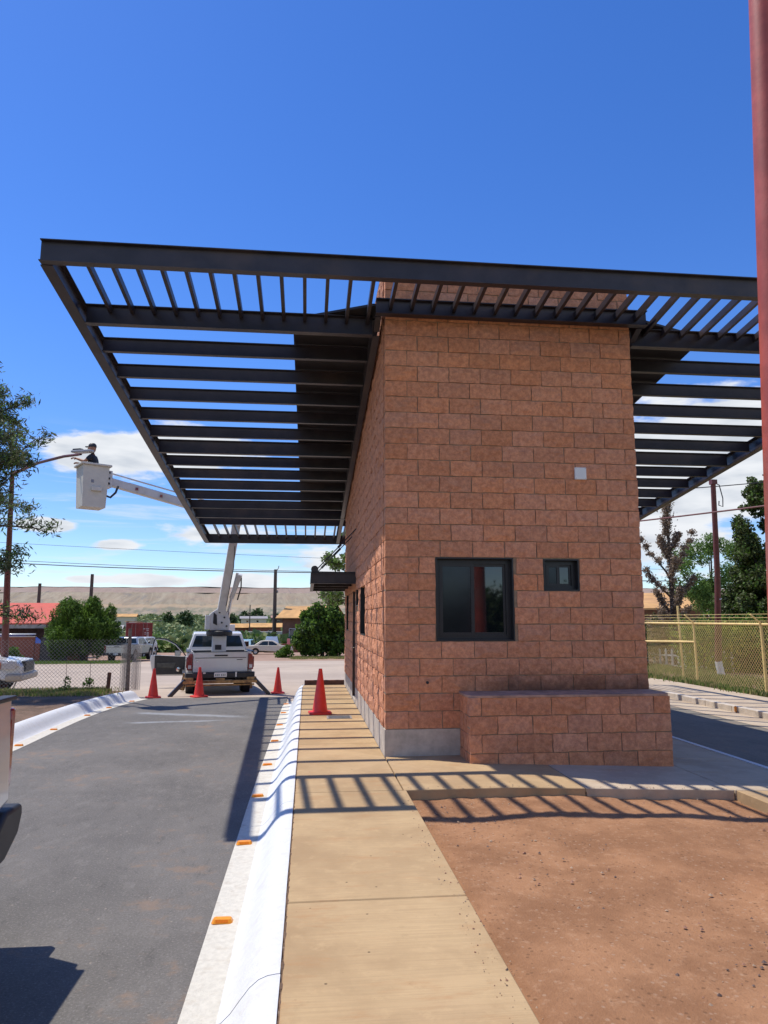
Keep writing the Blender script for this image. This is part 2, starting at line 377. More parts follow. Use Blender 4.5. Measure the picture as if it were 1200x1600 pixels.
def terr(x, y):
    if y < 120: z = gz(y)
    else: z = float(np.interp(y, [120, 250, 400, 560, 700, 880, 1000], [gz(120), -6.6, -6.3, -4.2, -1.0, 4.0, 6.0]))
    if y < 30: z += sx(x)*1.1
    return z-.14
def strips(name, ys, zf, x0, x1, m, **k):
    b = MB(); n = len(ys)
    vs = [(x(y) if callable(x) else x, y, zf(y)) for y in ys for x in (x0, x1)]
    b.add(vs, [(2*i, 2*i+1, 2*i+3, 2*i+2) for i in range(n-1)])
    return b.build(name, m, **k)
# terrain sheet out to the horizon
xs = np.concatenate([np.linspace(-6000, -400, 12), np.linspace(-300, 300, 61), np.linspace(400, 6000, 12)])
ys = np.concatenate([np.linspace(-400, -20, 8), np.linspace(-16, 12, 15), np.linspace(16, 120, 20), np.linspace(150, 1000, 30), np.linspace(1400, 9000, 8)])
b = MB(); nx = len(xs)
b.add([(x, y, terr(x, y) + (0 if y < 100 else 1.2*math.sin(x*.021+y*.013)*math.cos(y*.017))) for y in ys for x in xs],
      [(j*nx+i, j*nx+i+1, (j+1)*nx+i+1, (j+1)*nx+i) for j in range(len(ys)-1) for i in range(nx-1)])
b.build('ground', M['scrubg'], kind='structure')
ysn = [-16, -1, 2, 4, 6, 8, 10.5, 10.95]
strips('driveway', ysn, lambda y: gz(y), lambda y: -5.6, -1.40, M['asphalt'], kind='structure')
strips('street', [10.9, 14, 43.5], lambda y: gz(y)-.010, -70, 60, M['street'], kind='structure')
strips('street', [9.0, 10.91], lambda y: gz(y)-.012, -1.46, .2, M['street'], kind='structure')
strips('gravel_verge', [43.5, 80], lambda y: gz(y)-.010, -70, 60, M['rdirt'], kind='structure')
# kerbs: gutter pan, S-shaped face, rounded crest
PROF = [(0, -.9, 0), (0, .0, 0), (.17, .03, 0), (.19, .06, 1), (.23, .24, 1), (.27, .50, 1), (.31, .74, 1), (.35, .90, 1), (.39, .975, 1), (.43, 1.0, 1), (.445, 1.0, 1), (.445, -.9, 1)]
def kerb(path, topz, side, parent, wid=1.0, sec=3.0):
    """path: [(x,y)] gutter edge; side=+1 rises towards +x; one mesh per cast section"""
    P = [Vector(p) for p in path]; L = [0]
    for a, c in zip(P, P[1:]): L.append(L[-1]+(c-a).length)
    def at(t):
        for i in range(len(P)-1):
            if t <= L[i+1] or i == len(P)-2:
                u = (t-L[i])/(L[i+1]-L[i]); return P[i].lerp(P[i+1], u), (P[i+1]-P[i]).normalized()
    t0 = 0
    while t0 < L[-1]-.2:
        t1 = min(t0+sec, L[-1]); n = max(2, int((t1-t0)/.3)+1); b = MB(); idx = []
        for k in range(n):
            t = t0+.003+(t1-t0-.006)*k/(n-1); p, d = at(t)
            d2 = at(min(t+.4, L[-1]))[1]; d1 = at(max(t-.4, 0))[1]; d = (d1+d2).normalized()
            nrm = Vector((d.y, -d.x))*side; r = gz(p.y); h = topz(p.y)-r; row = []
            jit = rng.uniform(-.0012, .0012)
            for u, f, mi in PROF:
                q = p+nrm*(u*wid+jit*(u > .1)); row.append(len(b.v)); b.v.append((q.x, q.y, r+.004+f*h+rng.uniform(-.0004, .0004)))
            idx.append(row)
        for k in range(n-1):
            for j in range(len(PROF)-1):
                b.f.append((idx[k][j], idx[k+1][j], idx[k+1][j+1], idx[k][j+1])); b.m.append(1 if PROF[j+1][2] and j > 1 else 0)
        for row in (idx[0], idx[-1]): b.f.append(tuple(row)); b.m.append(1)
        b.build('kerb_section', [M['gutter'], M['kerb']], parent, smooth=True)
        t0 = t1
k1 = thing('kerb', None, None, kind='structure'); 
kerb([(-1.45, -13.9), (-1.45, 8.4), (-1.40, 9.1), (-1.22, 9.7), (-.85, 10.1), (-.3, 10.25)], lambda y: 0.0, 1, k1)
k2 = thing('kerb', None, None, kind='structure')
LK = [(-4.92, -13), (-4.95, 0), (-5.01, 2.67), (-5.14, 4.58), (-5.22, 6.0), (-5.25, 7.4), (-5.22, 8.83), (-5.12, 9.9), (-4.95, 10.75)]
kerb(LK, lambda y: gz(y)+.20, -1, k2, 1.15)
def lkx(y): return float(np.interp(y, [p[1] for p in LK], [p[0] for p in LK]))
strips('planting_soil', list(np.linspace(-14, 11.0, 26)), lambda y: gz(y)+.185+.012*math.sin(y*3), lambda y: -22, lambda y: lkx(y)-.50, M['verge'], kind='structure')
strips('soil_bank', [11.0, 11.6], lambda y: gz(11)+.185 if y < 11.3 else gz(y)-.02, -22, -5.45, M['verge'], kind='structure')
# paving slabs
def slab(x0, x1, y0, y1, parent, m, th=.22, dz=0, g=.006):
    b = MB(); x0 += g; x1 -= g; y0 += g; y1 -= g; cx = [x0, x1] if x1 <= 1 or x0 >= 1 else [x0, 1.0, x1]
    n = len(cx)
    for z in (0, -th):
        for y in (y0, y1):
            for x in cx: b.v.append((x, y, sx(x)+dz+z))
    def I(k, j, i): return k*2*n+j*n+i
    for i in range(n-1):
        b.f += [(I(0,0,i), I(0,0,i+1), I(0,1,i+1), I(0,1,i)), (I(1,0,i), I(1,1,i), I(1,1,i+1), I(1,0,i+1)),
                (I(1,0,i), I(1,0,i+1), I(0,0,i+1), I(0,0,i)), (I(1,1,i+1), I(1,1,i), I(0,1,i), I(0,1,i+1))]
    b.f += [(I(1,0,0), I(0,0,0), I(0,1,0), I(1,1,0)), (I(0,0,n-1), I(1,0,n-1), I(1,1,n-1), I(0,1,n-1))]
    b.m = [0]*len(b.f)
    return b.build('paving_slab', m, parent, bevel=.006, seg=1)
sw = thing('sidewalk', None, None, kind='structure')
for y0, y1 in ((-13.9, -11.6), (-11.6, -9.1), (-9.1, -6.6), (-6.6, -4.1), (-4.1, -1.6)): slab(-1.0, .03, y0, y1, sw, M['slab'])
for y0, y1 in ((-1.6, 0.9), (.9, 3.4), (3.4, 5.9), (5.9, 8.9)): slab(-1.0, 0.0, y0, y1, sw, M['slab'])
for x0, x1 in ((0.0, 1.75), (1.75, 3.25), (3.25, 4.30)): slab(x0, x1, -1.6, 0.0, sw, M['slab' if x0 < 1 else 'slabg'], .26)
for y0, y1 in ((0, 3), (3, 6), (6, 9), (9, 12)): slab(3.2, 4.30, y0, y1, sw, M['slabg'])
for y0, y1 in ((-13, -9), (-9, -5), (-5, -1.6)): slab(3.25, 4.30, y0, y1, sw, M['slab'], .26)
MB().box(-.99, 4.25, -1.58, 9, -.5, -.14).box(-.99, .02, -13.9, -1.5, -.4, -.022).build('paving_bed', M['verge'], sw)
st = MB(); st.add([(4.305, -13, sx(4.3)+.004), (4.38, -13, sx(4.38)+.004), (4.38, 14, sx(4.38)+.004), (4.305, 14, sx(4.3)+.004),
    (4.305, -13, -.4), (4.38, -13, -.4), (4.38, 14, -.4), (4.305, 14, -.4)], [(0,1,2,3), (1,5,6,2), (0,3,7,4), (0,4,5,1)])
st.build('painted_edge', M['kerb'], kind='structure')
b = MB(); b.add([(4.38, -13, -.16), (6.9, -13, -.29), (6.9, 14, -.29), (4.38, 14, -.16)], [(0,1,2,3)]); b.build('exit_lane', M['asphalt2'], kind='structure')
b = MB(); b.add([(6.9, -13, -.286), (8.01, -13, -.375), (8.01, 14, -.375), (6.9, 14, -.286)], [(0,1,2,3)]); b.build('concrete_gutter', M['slabg'], kind='structure')
sw2 = thing('sidewalk', None, None, kind='structure')
yy = -1.0
while yy < 12.5:
    slab(8.16, 10.1, yy, yy+2.4, sw2, M['slabg'], .25, .0, .005)
    yy += 2.4
kb = thing('kerb', None, None, kind='structure'); yy = 1.0
while yy < 9.0:
    MB().box(8.0, 8.15, yy+.006, yy+.994, -.5, -.245+rng.uniform(-.004, .004)).build('kerb_block', M['plinth'], kb, bevel=.012)
    yy += 1.0
b = MB(); b.add([(10.1, -2, -.34), (10.9, -2, -.42), (24, -2, -.7), (24, 34, -.9), (10.9, 34, -.62), (10.1, 34, -.5), (10.1, 12, -.36), (10.9, 12, -.44), (24, 12, -.75)], [(0,1,7,6), (1,2,8,7), (6,7,4,5), (7,8,3,4)])
b.build('grass_verge', M['verge'], kind='structure')
# the patch of red dirt, gently uneven
gx = np.linspace(.02, 3.30, 60); gy = np.linspace(-13.5, -1.56, 150); b = MB(); n = len(gx)
for y in gy:
    for x in gx:
        h = .012*math.sin(x*2.3+y*1.1)+.008*math.sin(x*5.1-y*3.7)+.004*rng.uniform(-1, 1)+ (.012*math.sin(x*17)*max(0, 1-abs(y+1.72)/.14) )
        b.v.append((x, y, sx(x)-.085+h))
b.f = [(j*n+i, j*n+i+1, (j+1)*n+i+1, (j+1)*n+i) for j in range(len(gy)-1) for i in range(n-1)]; b.m = [0]*len(b.f)
b.build('dirt_patch', M['dirt'], kind='structure', smooth=True)
MB().box(3.305, 3.31, -13, -1.6, -.4, -.2).build('bank_base', M['verge'], kind='structure')
# loose stones on the dirt
def pebbles(name, n, reg, zf, s0, s1, mats, seed, label='small loose stones scattered over the bare red dirt'):
    r = random.Random(seed); b = MB()
    for _ in range(n):
        x, y = r.uniform(reg[0], reg[1]), r.uniform(reg[2], reg[3]); s = s0+(s1-s0)*r.random()**4; z = zf(x, y); a = r.uniform(0, 6.3)
        vs = []
        for k in range(5):
            t = a+k*1.2566; q = s*r.uniform(.7, 1.2); vs.append((x+q*math.cos(t), y+q*math.sin(t)*.8, z-.001))
        vs.append((x+r.uniform(-.3, .3)*s, y+r.uniform(-.3, .3)*s, z+s*r.uniform(.5, .9)))
        b.add(vs, [(k, (k+1) % 5, 5) for k in range(5)], r.randrange(len(mats)))
    return b.build(name, mats, kind='stuff', label=label, cat='stones')
PB = [mat('stone_pale', (.42, .29, .19), .9, .2, 30), mat('stone_red', (.32, .16, .10), .9, .2, 30), mat('stone_dark', (.15, .10, .08), .9, .2, 30)]
pebbles('loose_stones', 1500, (.1, 3.25, -6.5, -1.65), lambda x, y: sx(x)-.088, .003, .016, PB, 3)

# ------------------------------------------------------------------ gatehouse of split-face blocks
H = thing('gatehouse', 'small flat gatehouse of rough reddish split face blocks with black windows', 'building')
W, D = 3.22, 8.9
def blockmesh(w, h, amp, seed, d=.14, sides=True):
    r = random.Random(seed); nx, nz = max(2, int(round(w/.1))), 3; b = MB(); g = .0055
    for j in range(nz+1):
        for i in range(nx+1):
            x = g+(w-2*g)*i/nx; z = g+(h-2*g)*j/nz; e = (i in (0, nx))+(j in (0, nz))
            y = -r.uniform(.2, 1.0)*amp if not e else (-r.uniform(-.15, .55)*amp+.0015)
            if not e: x += r.uniform(-.012, .012); z += r.uniform(-.01, .01)
            else: x += r.uniform(-.004, .004); z += r.uniform(-.004, .004)
            b.v.append((x, y, z))
    I = lambda i, j: j*(nx+1)+i
    for j in range(nz):
        for i in range(nx):
            q = (I(i,j), I(i+1,j), I(i+1,j+1), I(i,j+1))
            b.f += [(q[0], q[1], q[2]), (q[0], q[2], q[3])] if r.random() < .5 else [(q[0], q[1], q[3]), (q[1], q[2], q[3])]
    rim = [I(i,0) for i in range(nx+1)]+[I(nx,j) for j in range(1, nz+1)]+[I(i,nz) for i in range(nx-1, -1, -1)]+[I(0,j) for j in range(nz-1, 0, -1)]
    base = len(b.v)
    for k in rim: v = b.v[k]; b.v.append((v[0], d, v[2]))
    m = len(rim)
    b.f += [(rim[k], base+k, base+(k+1) % m, rim[(k+1) % m]) for k in range(m)]
    b.m = [0]*len(b.f); return b
cache = {}
def bmesh_for(w, h, amp, k):
    key = (round(w, 2), round(h, 2), amp, k)
    if key not in cache: cache[key] = blockmesh(key[0], key[1], amp, hash(key) & 0xffff).mesh('block', M['block'])
    return cache[key]
def wall(u0, u1, z0, n, ph, opens, amp, h=.2):
    """list of (u, z, w, h) blocks, clipped round the openings"""
    out = []
    for c in range(n):
        z = z0+c*h; start = u0; first = ph[c % 2]; edges = [u0]
        u = u0+first
        while u < u1-.08: edges.append(u); u += .4
        edges.append(u1)
        for a, e in zip(edges, edges[1:]):
            segs = [(a, e)]
            for (o0, o1, p0, p1) in opens:
                if z+h*.5 > p0 and z+h*.5 < p1:
                    segs = [q for s in segs for q in (((s[0], min(s[1], o0)), (max(s[0], o1), s[1])) if s[0] < o1 and s[1] > o0 else (s,)) if q[1]-q[0] > .04]
            for s in segs: out.append((s[0], z, s[1]-s[0], h, c))
    return out
OF = [(.615, 1.575, 1.30, 2.30), (1.955, 2.405, 1.90, 2.29)]
OL = [(2.87, 3.91, 1.3, 2.2), (4.35, 5.0, 1.8, 2.2), (5.1, 6.0, .1, 2.2), (7.45, 8.3, 1.3, 2.2)]
def setblock(parent, u, z, w, h, face, amp, x0=0.0):
    me = bmesh_for(w, h, amp, rng.randrange(7) if abs(w-.4) < .01 else rng.randrange(2))
    o = ob('block', me, parent)
    if face == 'front': o.location = (u, x0+rng.uniform(-.003, .003), z)
    elif face == 'left': o.location = (x0, u+w, z); o.rotation_euler = (0, 0, -math.pi/2)
    return o
fb = wall(0, W, .30, 29, (.275, .412), OF, 1)
for (u, z, w_, h_, c) in fb: setblock(H, u, z, w_, h_, 'front', .020)
lb = [q for q in wall(.15, D, .30, 29, (.26, .46), OL, 1)]
lb.sort(key=lambda q: q[0]*1.0+abs(q[1]-1.6)*.9)
nb = 298-len(fb)
for (u, z, w_, h_, c) in lb[:nb]: setblock(H, u, z, w_, h_, 'left', .021)
def joined(lst, fn, name, parent, mats, label=None):
    b = MB()
    for i, (u, z, w_, h_, c) in enumerate(lst):
        q = blockmesh(w_, h_, .024, i*7+1)
        b.add([fn(v, u, z, w_) for v in q.v], q.f)
    return b.build(name, mats, parent, kind='stuff')
rest = MB()
def put(lst, fn):
    for i, (u, z, w_, h_, c) in enumerate(lst):
        q = blockmesh(w_, h_, .022, i*7+1); rest.add([fn(v, u, z, w_) for v in q.v], q.f)
put(lb[nb:], lambda v, u, z, w_: (v[1], u+w_-v[0], z+v[2]))
put(wall(.15, D, .30, 29, (.26, .46), [], 1), lambda v, u, z, w_: (W-v[1], u+v[0], z+v[2]))
put(wall(0, W, .30, 29, (.2, .4), [], 1), lambda v, u, z, w_: (u+w_-v[0], D-v[1], z+v[2]))
rest.build('blockwork', M['block'], H, kind='stuff')
# mortar core, cut round the openings
def grid_core(b, u0, u1, z0, z1, opens, place):
    us = sorted({u0, u1, *[o[0] for o in opens], *[o[1] for o in opens]}); zs = sorted({z0, z1, *[o[2] for o in opens], *[o[3] for o in opens]})
    for a, e in zip(us, us[1:]):
        for c, f in zip(zs, zs[1:]):
            mu, mz = (a+e)/2, (c+f)/2
            if any(o[0] < mu < o[1] and o[2] < mz < o[3] for o in opens): continue
            place(a, e, c, f)
core = MB(); e_ = .008
grid_core(core, e_, W-e_, .3, 6.095, OF, lambda a, e, c, f: core.box(a, e, e_, .19, c, f))
grid_core(core, .19, D-.19, .3, 6.095, OL, lambda a, e, c, f: core.box(e_, .19, a, e, c, f))
core.box(W-.19, W-e_, .19, D-.19, .3, 6.095).box(e_, W-e_, D-.19, D-e_, .3, 6.095)
core.build('mortar', M['mortar'], H)
MB().box(.19, W-.19, .19, D-.19, 5.45, 5.6).build('roof', M['capc'], H)
pb = MB(); pb.box(-.004, W+.004, -.004, .19, -.35, .298)
for a, e, t in ((.19, 5.1, .298), (5.1, 6.0, .06), (6.0, D, .298)): pb.box(-.004, .19, a, e, -.35, t)
pb.box(W-.19, W+.004, .19, D, -.35, .298).box(.19, W-.19, D-.19, D, -.35, .298)
pb.build('plinth', M['plinth'], H)
cp = MB(); cp.box(-.008, W+.008, -.008, .2, 6.092, 6.112).box(-.008, .2, .2, D+.008, 6.092, 6.112).box(W-.2, W+.008, .2, D+.008, 6.092, 6.112)
cp.build('parapet_cap', mat('parapet_mortar', (.42, .30, .24), .95, .3, 12, .8, 30), H, bevel=.006)
MB().box(.3, W-.3, .3, D-.3, .3, 2.9).build('dark_interior', mat('dark_interior', (.01, .01, .011), .9), H)
def window(parent, o, face, rec=.10, fw=.055, split=.5, front_pane='l', reveal=True):
    u0, u1, z0, z1 = o
    T = (lambda u, d, z: (u, d, z)) if face == 'front' else (lambda u, d, z: (d, u, z))
    def bx(b, a, e, d0, d1, c, f, mi=0):
        p, q = T(a, d0, c), T(e, d1, f); b.box(min(p[0],q[0]), max(p[0],q[0]), min(p[1],q[1]), max(p[1],q[1]), c, f, mi)
    fr = MB(); y0 = -.002
    # liner of the opening and the fixed frame
    t = .016
    for a, e, c, f in ((u0, u1, z1-t, z1), (u0, u1, z0, z0+t), (u0, u0+t, z0+t, z1-t), (u1-t, u1, z0+t, z1-t)): bx(fr, a, e, y0, .19, c, f)
    a0, a1, c0, c1 = u0+t, u1-t, z0+t, z1-t
    for a, e, c, f in ((a0, a1, c1-fw, c1), (a0, a1, c0, c0+fw), (a0, a0+fw, c0+fw, c1-fw), (a1-fw, a1, c0+fw, c1-fw)): bx(fr, a, e, rec, rec+.06, c, f)
    W_ = fr.build('window', M['alum'], parent)
    mid = u0+(u1-u0)*split; s = fw*.75
    for k, (a, e, d) in enumerate(((a0+fw-.01, mid+s*.5, rec-.006), (mid-s*.5, a1-fw+.01, rec+.022))):
        sb = MB(); c, f = c0+fw-.01, c1-fw+.01
        for q in ((a, e, f-s, f), (a, e, c, c+s), (a, a+s, c+s, f-s), (e-s, e, c+s, f-s)): bx(sb, q[0], q[1], d, d+.024, q[2], q[3])
        sb.build('sash', M['alum'], W_)
        gb = MB(); bx(gb, a+s-.005, e-s+.005, d+.010, d+.014, c+s-.005, f-s+.005); gb.build('pane', M['screen'] if (k == 0 and face == 'front') else M['glass'], W_)
    return W_
window(H, OF[0], 'front', split=.49); window(H, OF[1], 'front', .085, .05, .47)
window(H, OL[0], 'left'); window(H, OL[1], 'left', fw=.04); window(H, OL[3], 'left')
dr = MB(); dr.box(.0, .05, 5.10, 5.15, .06, 2.2).box(.0, .05, 5.95, 6.0, .06, 2.2).box(.0, .05, 5.15, 5.95, 2.15, 2.2).box(.04, .08, 5.15, 5.95, .06, 2.15)
drm = mat('brown_metal_door', (.06, .032, .024), .45, .15, 6)
do = dr.build('door', drm, H)
MB().tube([(.03, 5.85, 1.0), (-.02, 5.85, 1.0), (-.02, 5.74, 1.0)], .010).build('handle', M['chrome'], do)
jb = MB().box(2.395, 2.545, -.030, .0, 3.290, 3.445).build('junction_box_cover', M['white_plate'], H, bevel=.008)
sc = MB()
for x, z in ((2.41, 3.305), (2.53, 3.305), (2.41, 3.43), (2.53, 3.43)): sc.box(x-.004, x+.004, -.033, -.029, z-.004, z+.004)
sc.build('screw', M['chrome'], jb)
MB().lathe([(0, -.02), (.018, -.02), (.018, .01)], (.50, 0, .825), 'y', 8).build('pipe_stub', M['blackpl'], H)
# low block planter in front of the wall
P = thing('block_planter', 'long low planter of reddish blocks with rounded cement top against the front wall', 'planter', (0, 0, 0))
def brow(edges, z, h, fn):
    for a, e in zip(edges, edges[1:]): fn(a, z, e-a, h)
def pfront(u, z, w_, h_): o = ob('block', bmesh_for(w_, h_, .017, rng.randrange(5)), P); o.location = (u, -.5, z)
def pleft(u, z, w_, h_): o = ob('block', bmesh_for(w_, h_, .012, 1), P); o.location = (.88, u+w_, z); o.rotation_euler = (0, 0, -math.pi/2)
def pright(u, z, w_, h_): o = ob('block', bmesh_for(w_, h_, .012, 2), P); o.location = (3.22, u, z); o.rotation_euler = (0, 0, math.pi/2)
for z, h_, ph in ((.5, .195, .14), (.3, .2, .32), (.1, .2, .14), (-.1, .2, .32)):
    e = [.88]; u = .88+ph
    while u < 3.14: e.append(u); u += .4
    e.append(3.22); brow(e, z, h_, pfront)
    brow([-.36, -.18 if ph < .2 else -.22, -.012], z, h_, pleft); brow([-.36, -.2, .2], z, h_, pright)
MB().box(.889, 3.211, -.491, -.01, -.15, .69).box(3.0, 3.211, -.012, .19, -.15, .69).build('mortar', M['mortar'], P)
cb = MB(); arc = [(.868+.16-.16*math.cos(t), -.512+.16-.16*math.sin(t)) for t in np.linspace(0, math.pi/2, 7)]
arc2 = [(3.232-.10+.10*math.sin(t), -.512+.10-.10*math.cos(t)) for t in np.linspace(0, math.pi/2, 6)]
poly = arc+arc2+[(3.232, .2), (3.225, .2), (3.225, -.012), (.868, -.012)]
cb.prism(poly, .694, .722, 'z'); cb.build('cement_top', M['capc'], P, bevel=.012, seg=3)
# brown upstand at the far end of the pavement
MB().box(-.96, -.005, 9.02, 9.12, -.3, .10).build('low_wall', mat('brown_render', (.16, .075, .05), .9, .2, 9, .4), kind=None, label='low brown upstand closing the far end of the striped sidewalk', cat='low wall', bevel=.01)
gr = thing('drain_grate', 'small grey metal grate set flush in the sidewalk beside the wall', 'grate', (-.38, 3.28, .002))
MB().box(-.20, .20, -.17, .17, 0, .005).build('frame', M['galv'], gr)
gb = MB()
for k in range(8): gb.box(-.17, .17, -.14+k*.037, -.14+k*.037+.018, .005, .010)
gb.build('bars', mat('grate_steel', (.17, .17, .17), .5, .2, 20), gr)

# ------------------------------------------------------------------ steel canopy
Cn = thing('steel_canopy', 'wide dark steel slatted canopy sloping back around the top of the block building', 'canopy')
SL = -.130; SZ = 5.210
def zb(y): return SZ+SL*y
def ibeam(b, A, B, dep=.25, fw=.10, tf=.011, tw=.009):
    A, B = Vector(A), Vector(B)
    b.obox(A, B, fw, tf, off=(0, tf/2)); b.obox(A, B, fw, tf, off=(0, dep-tf/2)); b.obox(A, B, tw, dep-2*tf, off=(0, dep/2))
    return b
XL, XR, YF, YE = -3.765, 7.53, -.97, 11.75
def part(name, A, B, **k): return ibeam(MB(), A, B, **k).build(name, M['steel'], Cn)
part('front_beam', (XL-.05, YF, zb(YF)), (XR+.05, YF, zb(YF)))
part('end_beam', (XL-.05, YE, zb(YE)), (XR+.05, YE, zb(YE)))
for x in (XL, XR): part('side_beam', (x, YF+.052, zb(YF+.052)), (x, YE-.052, zb(YE-.052)), fw=.13)
for x in (-.085, W+.085): part('wall_beam', (x, .25, zb(.25)), (x, YE-.055, zb(YE-.055)), fw=.09)
xi = (XL+.068, -.135, W+.135, XR-.068)
YB = [.25+.738*i for i in range(14)]
for i, y in enumerate(YB):
    big = i in (0, 6, 12); dep, fw = (.25, .10) if big else (.195, .075); z = zb(y)+(0 if big else .027)
    if y > D+.1: part('rafter', (xi[0], y, z), (xi[3], y, z), dep=dep, fw=fw); continue
    nm = 'girder' if big else 'rafter'
    part(nm, (xi[0], y, z), (xi[1], y, z), dep=dep, fw=fw); part(nm, (xi[2], y, z), (xi[3], y, z), dep=dep, fw=fw)
ibeam(MB(), (-.12, -.085, 5.325), (W+.20, -.085, 5.325), dep=.20, fw=.11).build('wall_channel', M['steel'], Cn)
for x in (-.085, W+.13): MB().obox((x, -.03, 5.32), (x, .2, 5.22), .075, .012).obox((x, -.03, 5.42), (x, .2, 5.36), .012, .2).build('return_bracket', M['steel'], Cn)
tb = .25-.014-.045
k = 0
while True:
    x = -3.407+.267*k; k += 1
    if x > XR-.12: break
    ye = YB[0]-.012
    if -.12 < x < W+.17: ye = -.09
    MB().obox((x, YF+.012, zb(YF)+tb), (x, ye, zb(ye)+tb+(.02 if ye < 0 else 0)), .042, .085).build('cross_bar', M['steel'], Cn)
    MB().obox((x, YB[13]+.012, zb(YB[13])+tb-.02), (x, YE-.012, zb(YE)+tb-.02), .042, .075).build('cross_bar', M['steel'], Cn)
def deck(poly):
    b = MB(); n = len(poly)
    b.v = [(x, y, zb(y)+.256) for x, y in poly]+[(x, y, zb(y)+.286) for x, y in poly]
    b.f = [tuple(range(n))[::-1], tuple(range(n, 2*n))]+[(i, (i+1) % n, n+(i+1) % n, n+i) for i in range(n)]; b.m = [0]*len(b.f)
    return b.build('deck_sheet', M['deck'], Cn)
deck([(-1.16, .34), (-.94, .30), (-.15, -.02), (-.03, -.02), (-.03, 8.9), (-1.12, 8.9)])
deck([(W+.03, -.02), (W+.22, .05), (4.25, .32), (4.50, .42), (4.50, 8.9), (W+.03, 8.9)])
# small awning over the side door
A = thing('door_awning', 'small flat dark steel awning hung on rods over the side door', 'awning')
ax, ay0, ay1, az_ = -.83, 4.98, 9.0, 2.22
def apart(n, a, c, **k): return ibeam(MB(), a, c, **k).build(n, M['steel'], A)
apart('front_beam', (ax-.03, ay0, az_), (-.01, ay0, az_), dep=.20, fw=.08)
apart('side_beam', (ax, ay0+.045, az_), (ax, ay1, az_), dep=.19, fw=.07)
for y in (6.3, 7.6, ay1-.05): apart('cross_beam', (ax+.04, y, az_+.01), (-.01, y, az_+.01), dep=.12, fw=.06)
MB().box(ax-.02, -.01, ay0, ay1, az_+.205, az_+.225).build('sheet', M['deck'], A)
for y, dz_ in ((ay0+.03, 0), (6.3, 0)):
    rb = MB().tube([(ax+.05, y, az_+.24), (-.0, y, 3.28)], .012, 6); r_ = rb.build('tie_rod', M['cable'], A)
    v0, v1 = Vector((ax+.05, y, az_+.24)), Vector((-.0, y, 3.28))
    for t0, t1 in (((.18, .30), (.50, .68))[0:2] if y > 6 else ((.55, .62),)): MB().tube([v0.lerp(v1, t0), v0.lerp(v1, t1)], .026, 6).build('turnbuckle', M['blackpl'], r_)
    MB().lathe([(0, -.02), (.07, -.02), (.07, .02), (0, .02)], (ax+.04, y, az_+.27), 'y', 14).build('eye_plate', M['steel'], A)
# soil packed into the joint between kerb and sidewalk, ragged along its edge
jm = MB(); ys_ = np.arange(-13.8, 9.0, .035)
for y in ys_:
    h = rng.uniform(-.012, .002); wv = rng.uniform(.0, .006)*(rng.random() < .5)
    jm.v += [(-1.012-wv, y, h-.004), (-1.0, y, h+.001), (-.985+wv, y, h-.003)]
jm.f = [(i*3+k, i*3+k+1, i*3+k+4, i*3+k+3) for i in range(len(ys_)-1) for k in (0, 1)]; jm.m = [0]*len(jm.f)
jm.build('joint_soil', M['verge'], kind='structure')
pebbles('soil_crumbs', 420, (-.10, .10, -6.8, -1.62), lambda x, y: .003 if x < .02 else -.07, .002, .008, PB, 9, 'crumbs of red soil spilled on the sidewalk edge')
pebbles('soil_crumbs', 260, (.0, 3.2, -1.66, -1.50), lambda x, y: sx(x)+.002 if y > -1.595 else sx(x)-.08, .002, .009, PB, 10, 'crumbs of soil along the front slab edge')
# raised reflectors
def reflector(x, y, z, rz, group, label, wall_=False):
    t = thing('lane_reflector', label, 'reflector', (x, y, z), rz, group)
    prof = [(-.05, -.035), (.05, -.035), (.062, -.02), (.062, .02), (.05, .035), (-.05, .035), (-.062, .02), (-.062, -.02)]
    b = MB(); n = 8
    b.v = [(p*1.0, q, 0) for p, q in prof]+[(p*.82, q*.62, .020) for p, q in prof]
    b.f = [tuple(range(n))[::-1], tuple(range(n, 2*n))]+[(i, (i+1) % n, n+(i+1) % n, n+i) for i in range(n)]; b.m = [0]*len(b.f)
    b.build('housing', M['yellow'], t)
    MB().add([(-.036, -.0325, .006), (.036, -.0325, .006), (.036, -.0245, .019), (-.036, -.0245, .019)], [(0,1,2,3)]).build('lens', M['reflens'], t)
    if wall_: t.rotation_euler = (0, -math.pi/2, 0)
    return t
ords = ['nearest orange reflector on the gutter beside the bright sidewalk', 'second orange reflector up the right gutter, touching the shadow band tip', 'third orange reflector up the right gutter, amid rafter shadows',
        'fourth orange reflector along the right gutter', 'fifth orange reflector along the right gutter', 'sixth orange reflector along the right gutter', 'seventh orange reflector along the right gutter', 'eighth and farthest orange reflector along the right gutter']
for i, y in enumerate((-3.82, -2.37, -.86, .88, 2.88, 4.83, 6.85, 8.75)): reflector(-1.378, y, gz(y)+.0085, rng.uniform(-.06, .06), 'orange reflectors along the right gutter', ords[i])
ords = ['orange reflector on the left gutter nearest the silver pickup', 'second orange reflector along the left white kerb', 'third orange reflector along the left white kerb', 'fourth orange reflector along the left white kerb', 'farthest orange reflector on the left kerb bend']
for i, y in enumerate((2.91, 4.71, 6.9, 8.44, 10.0)): reflector(lkx(y)-.085, y, gz(y)+.0085, .1, 'orange reflectors along the left gutter', ords[i])
reflector(7.996, 5.85, -.30, 0, 'orange reflectors on the far kerb', 'orange reflector on the far right kerb face, farther of two', True)
reflector(7.996, 4.56, -.30, 0, 'orange reflectors on the far kerb', 'orange reflector on the far right kerb face, nearer of two', True)
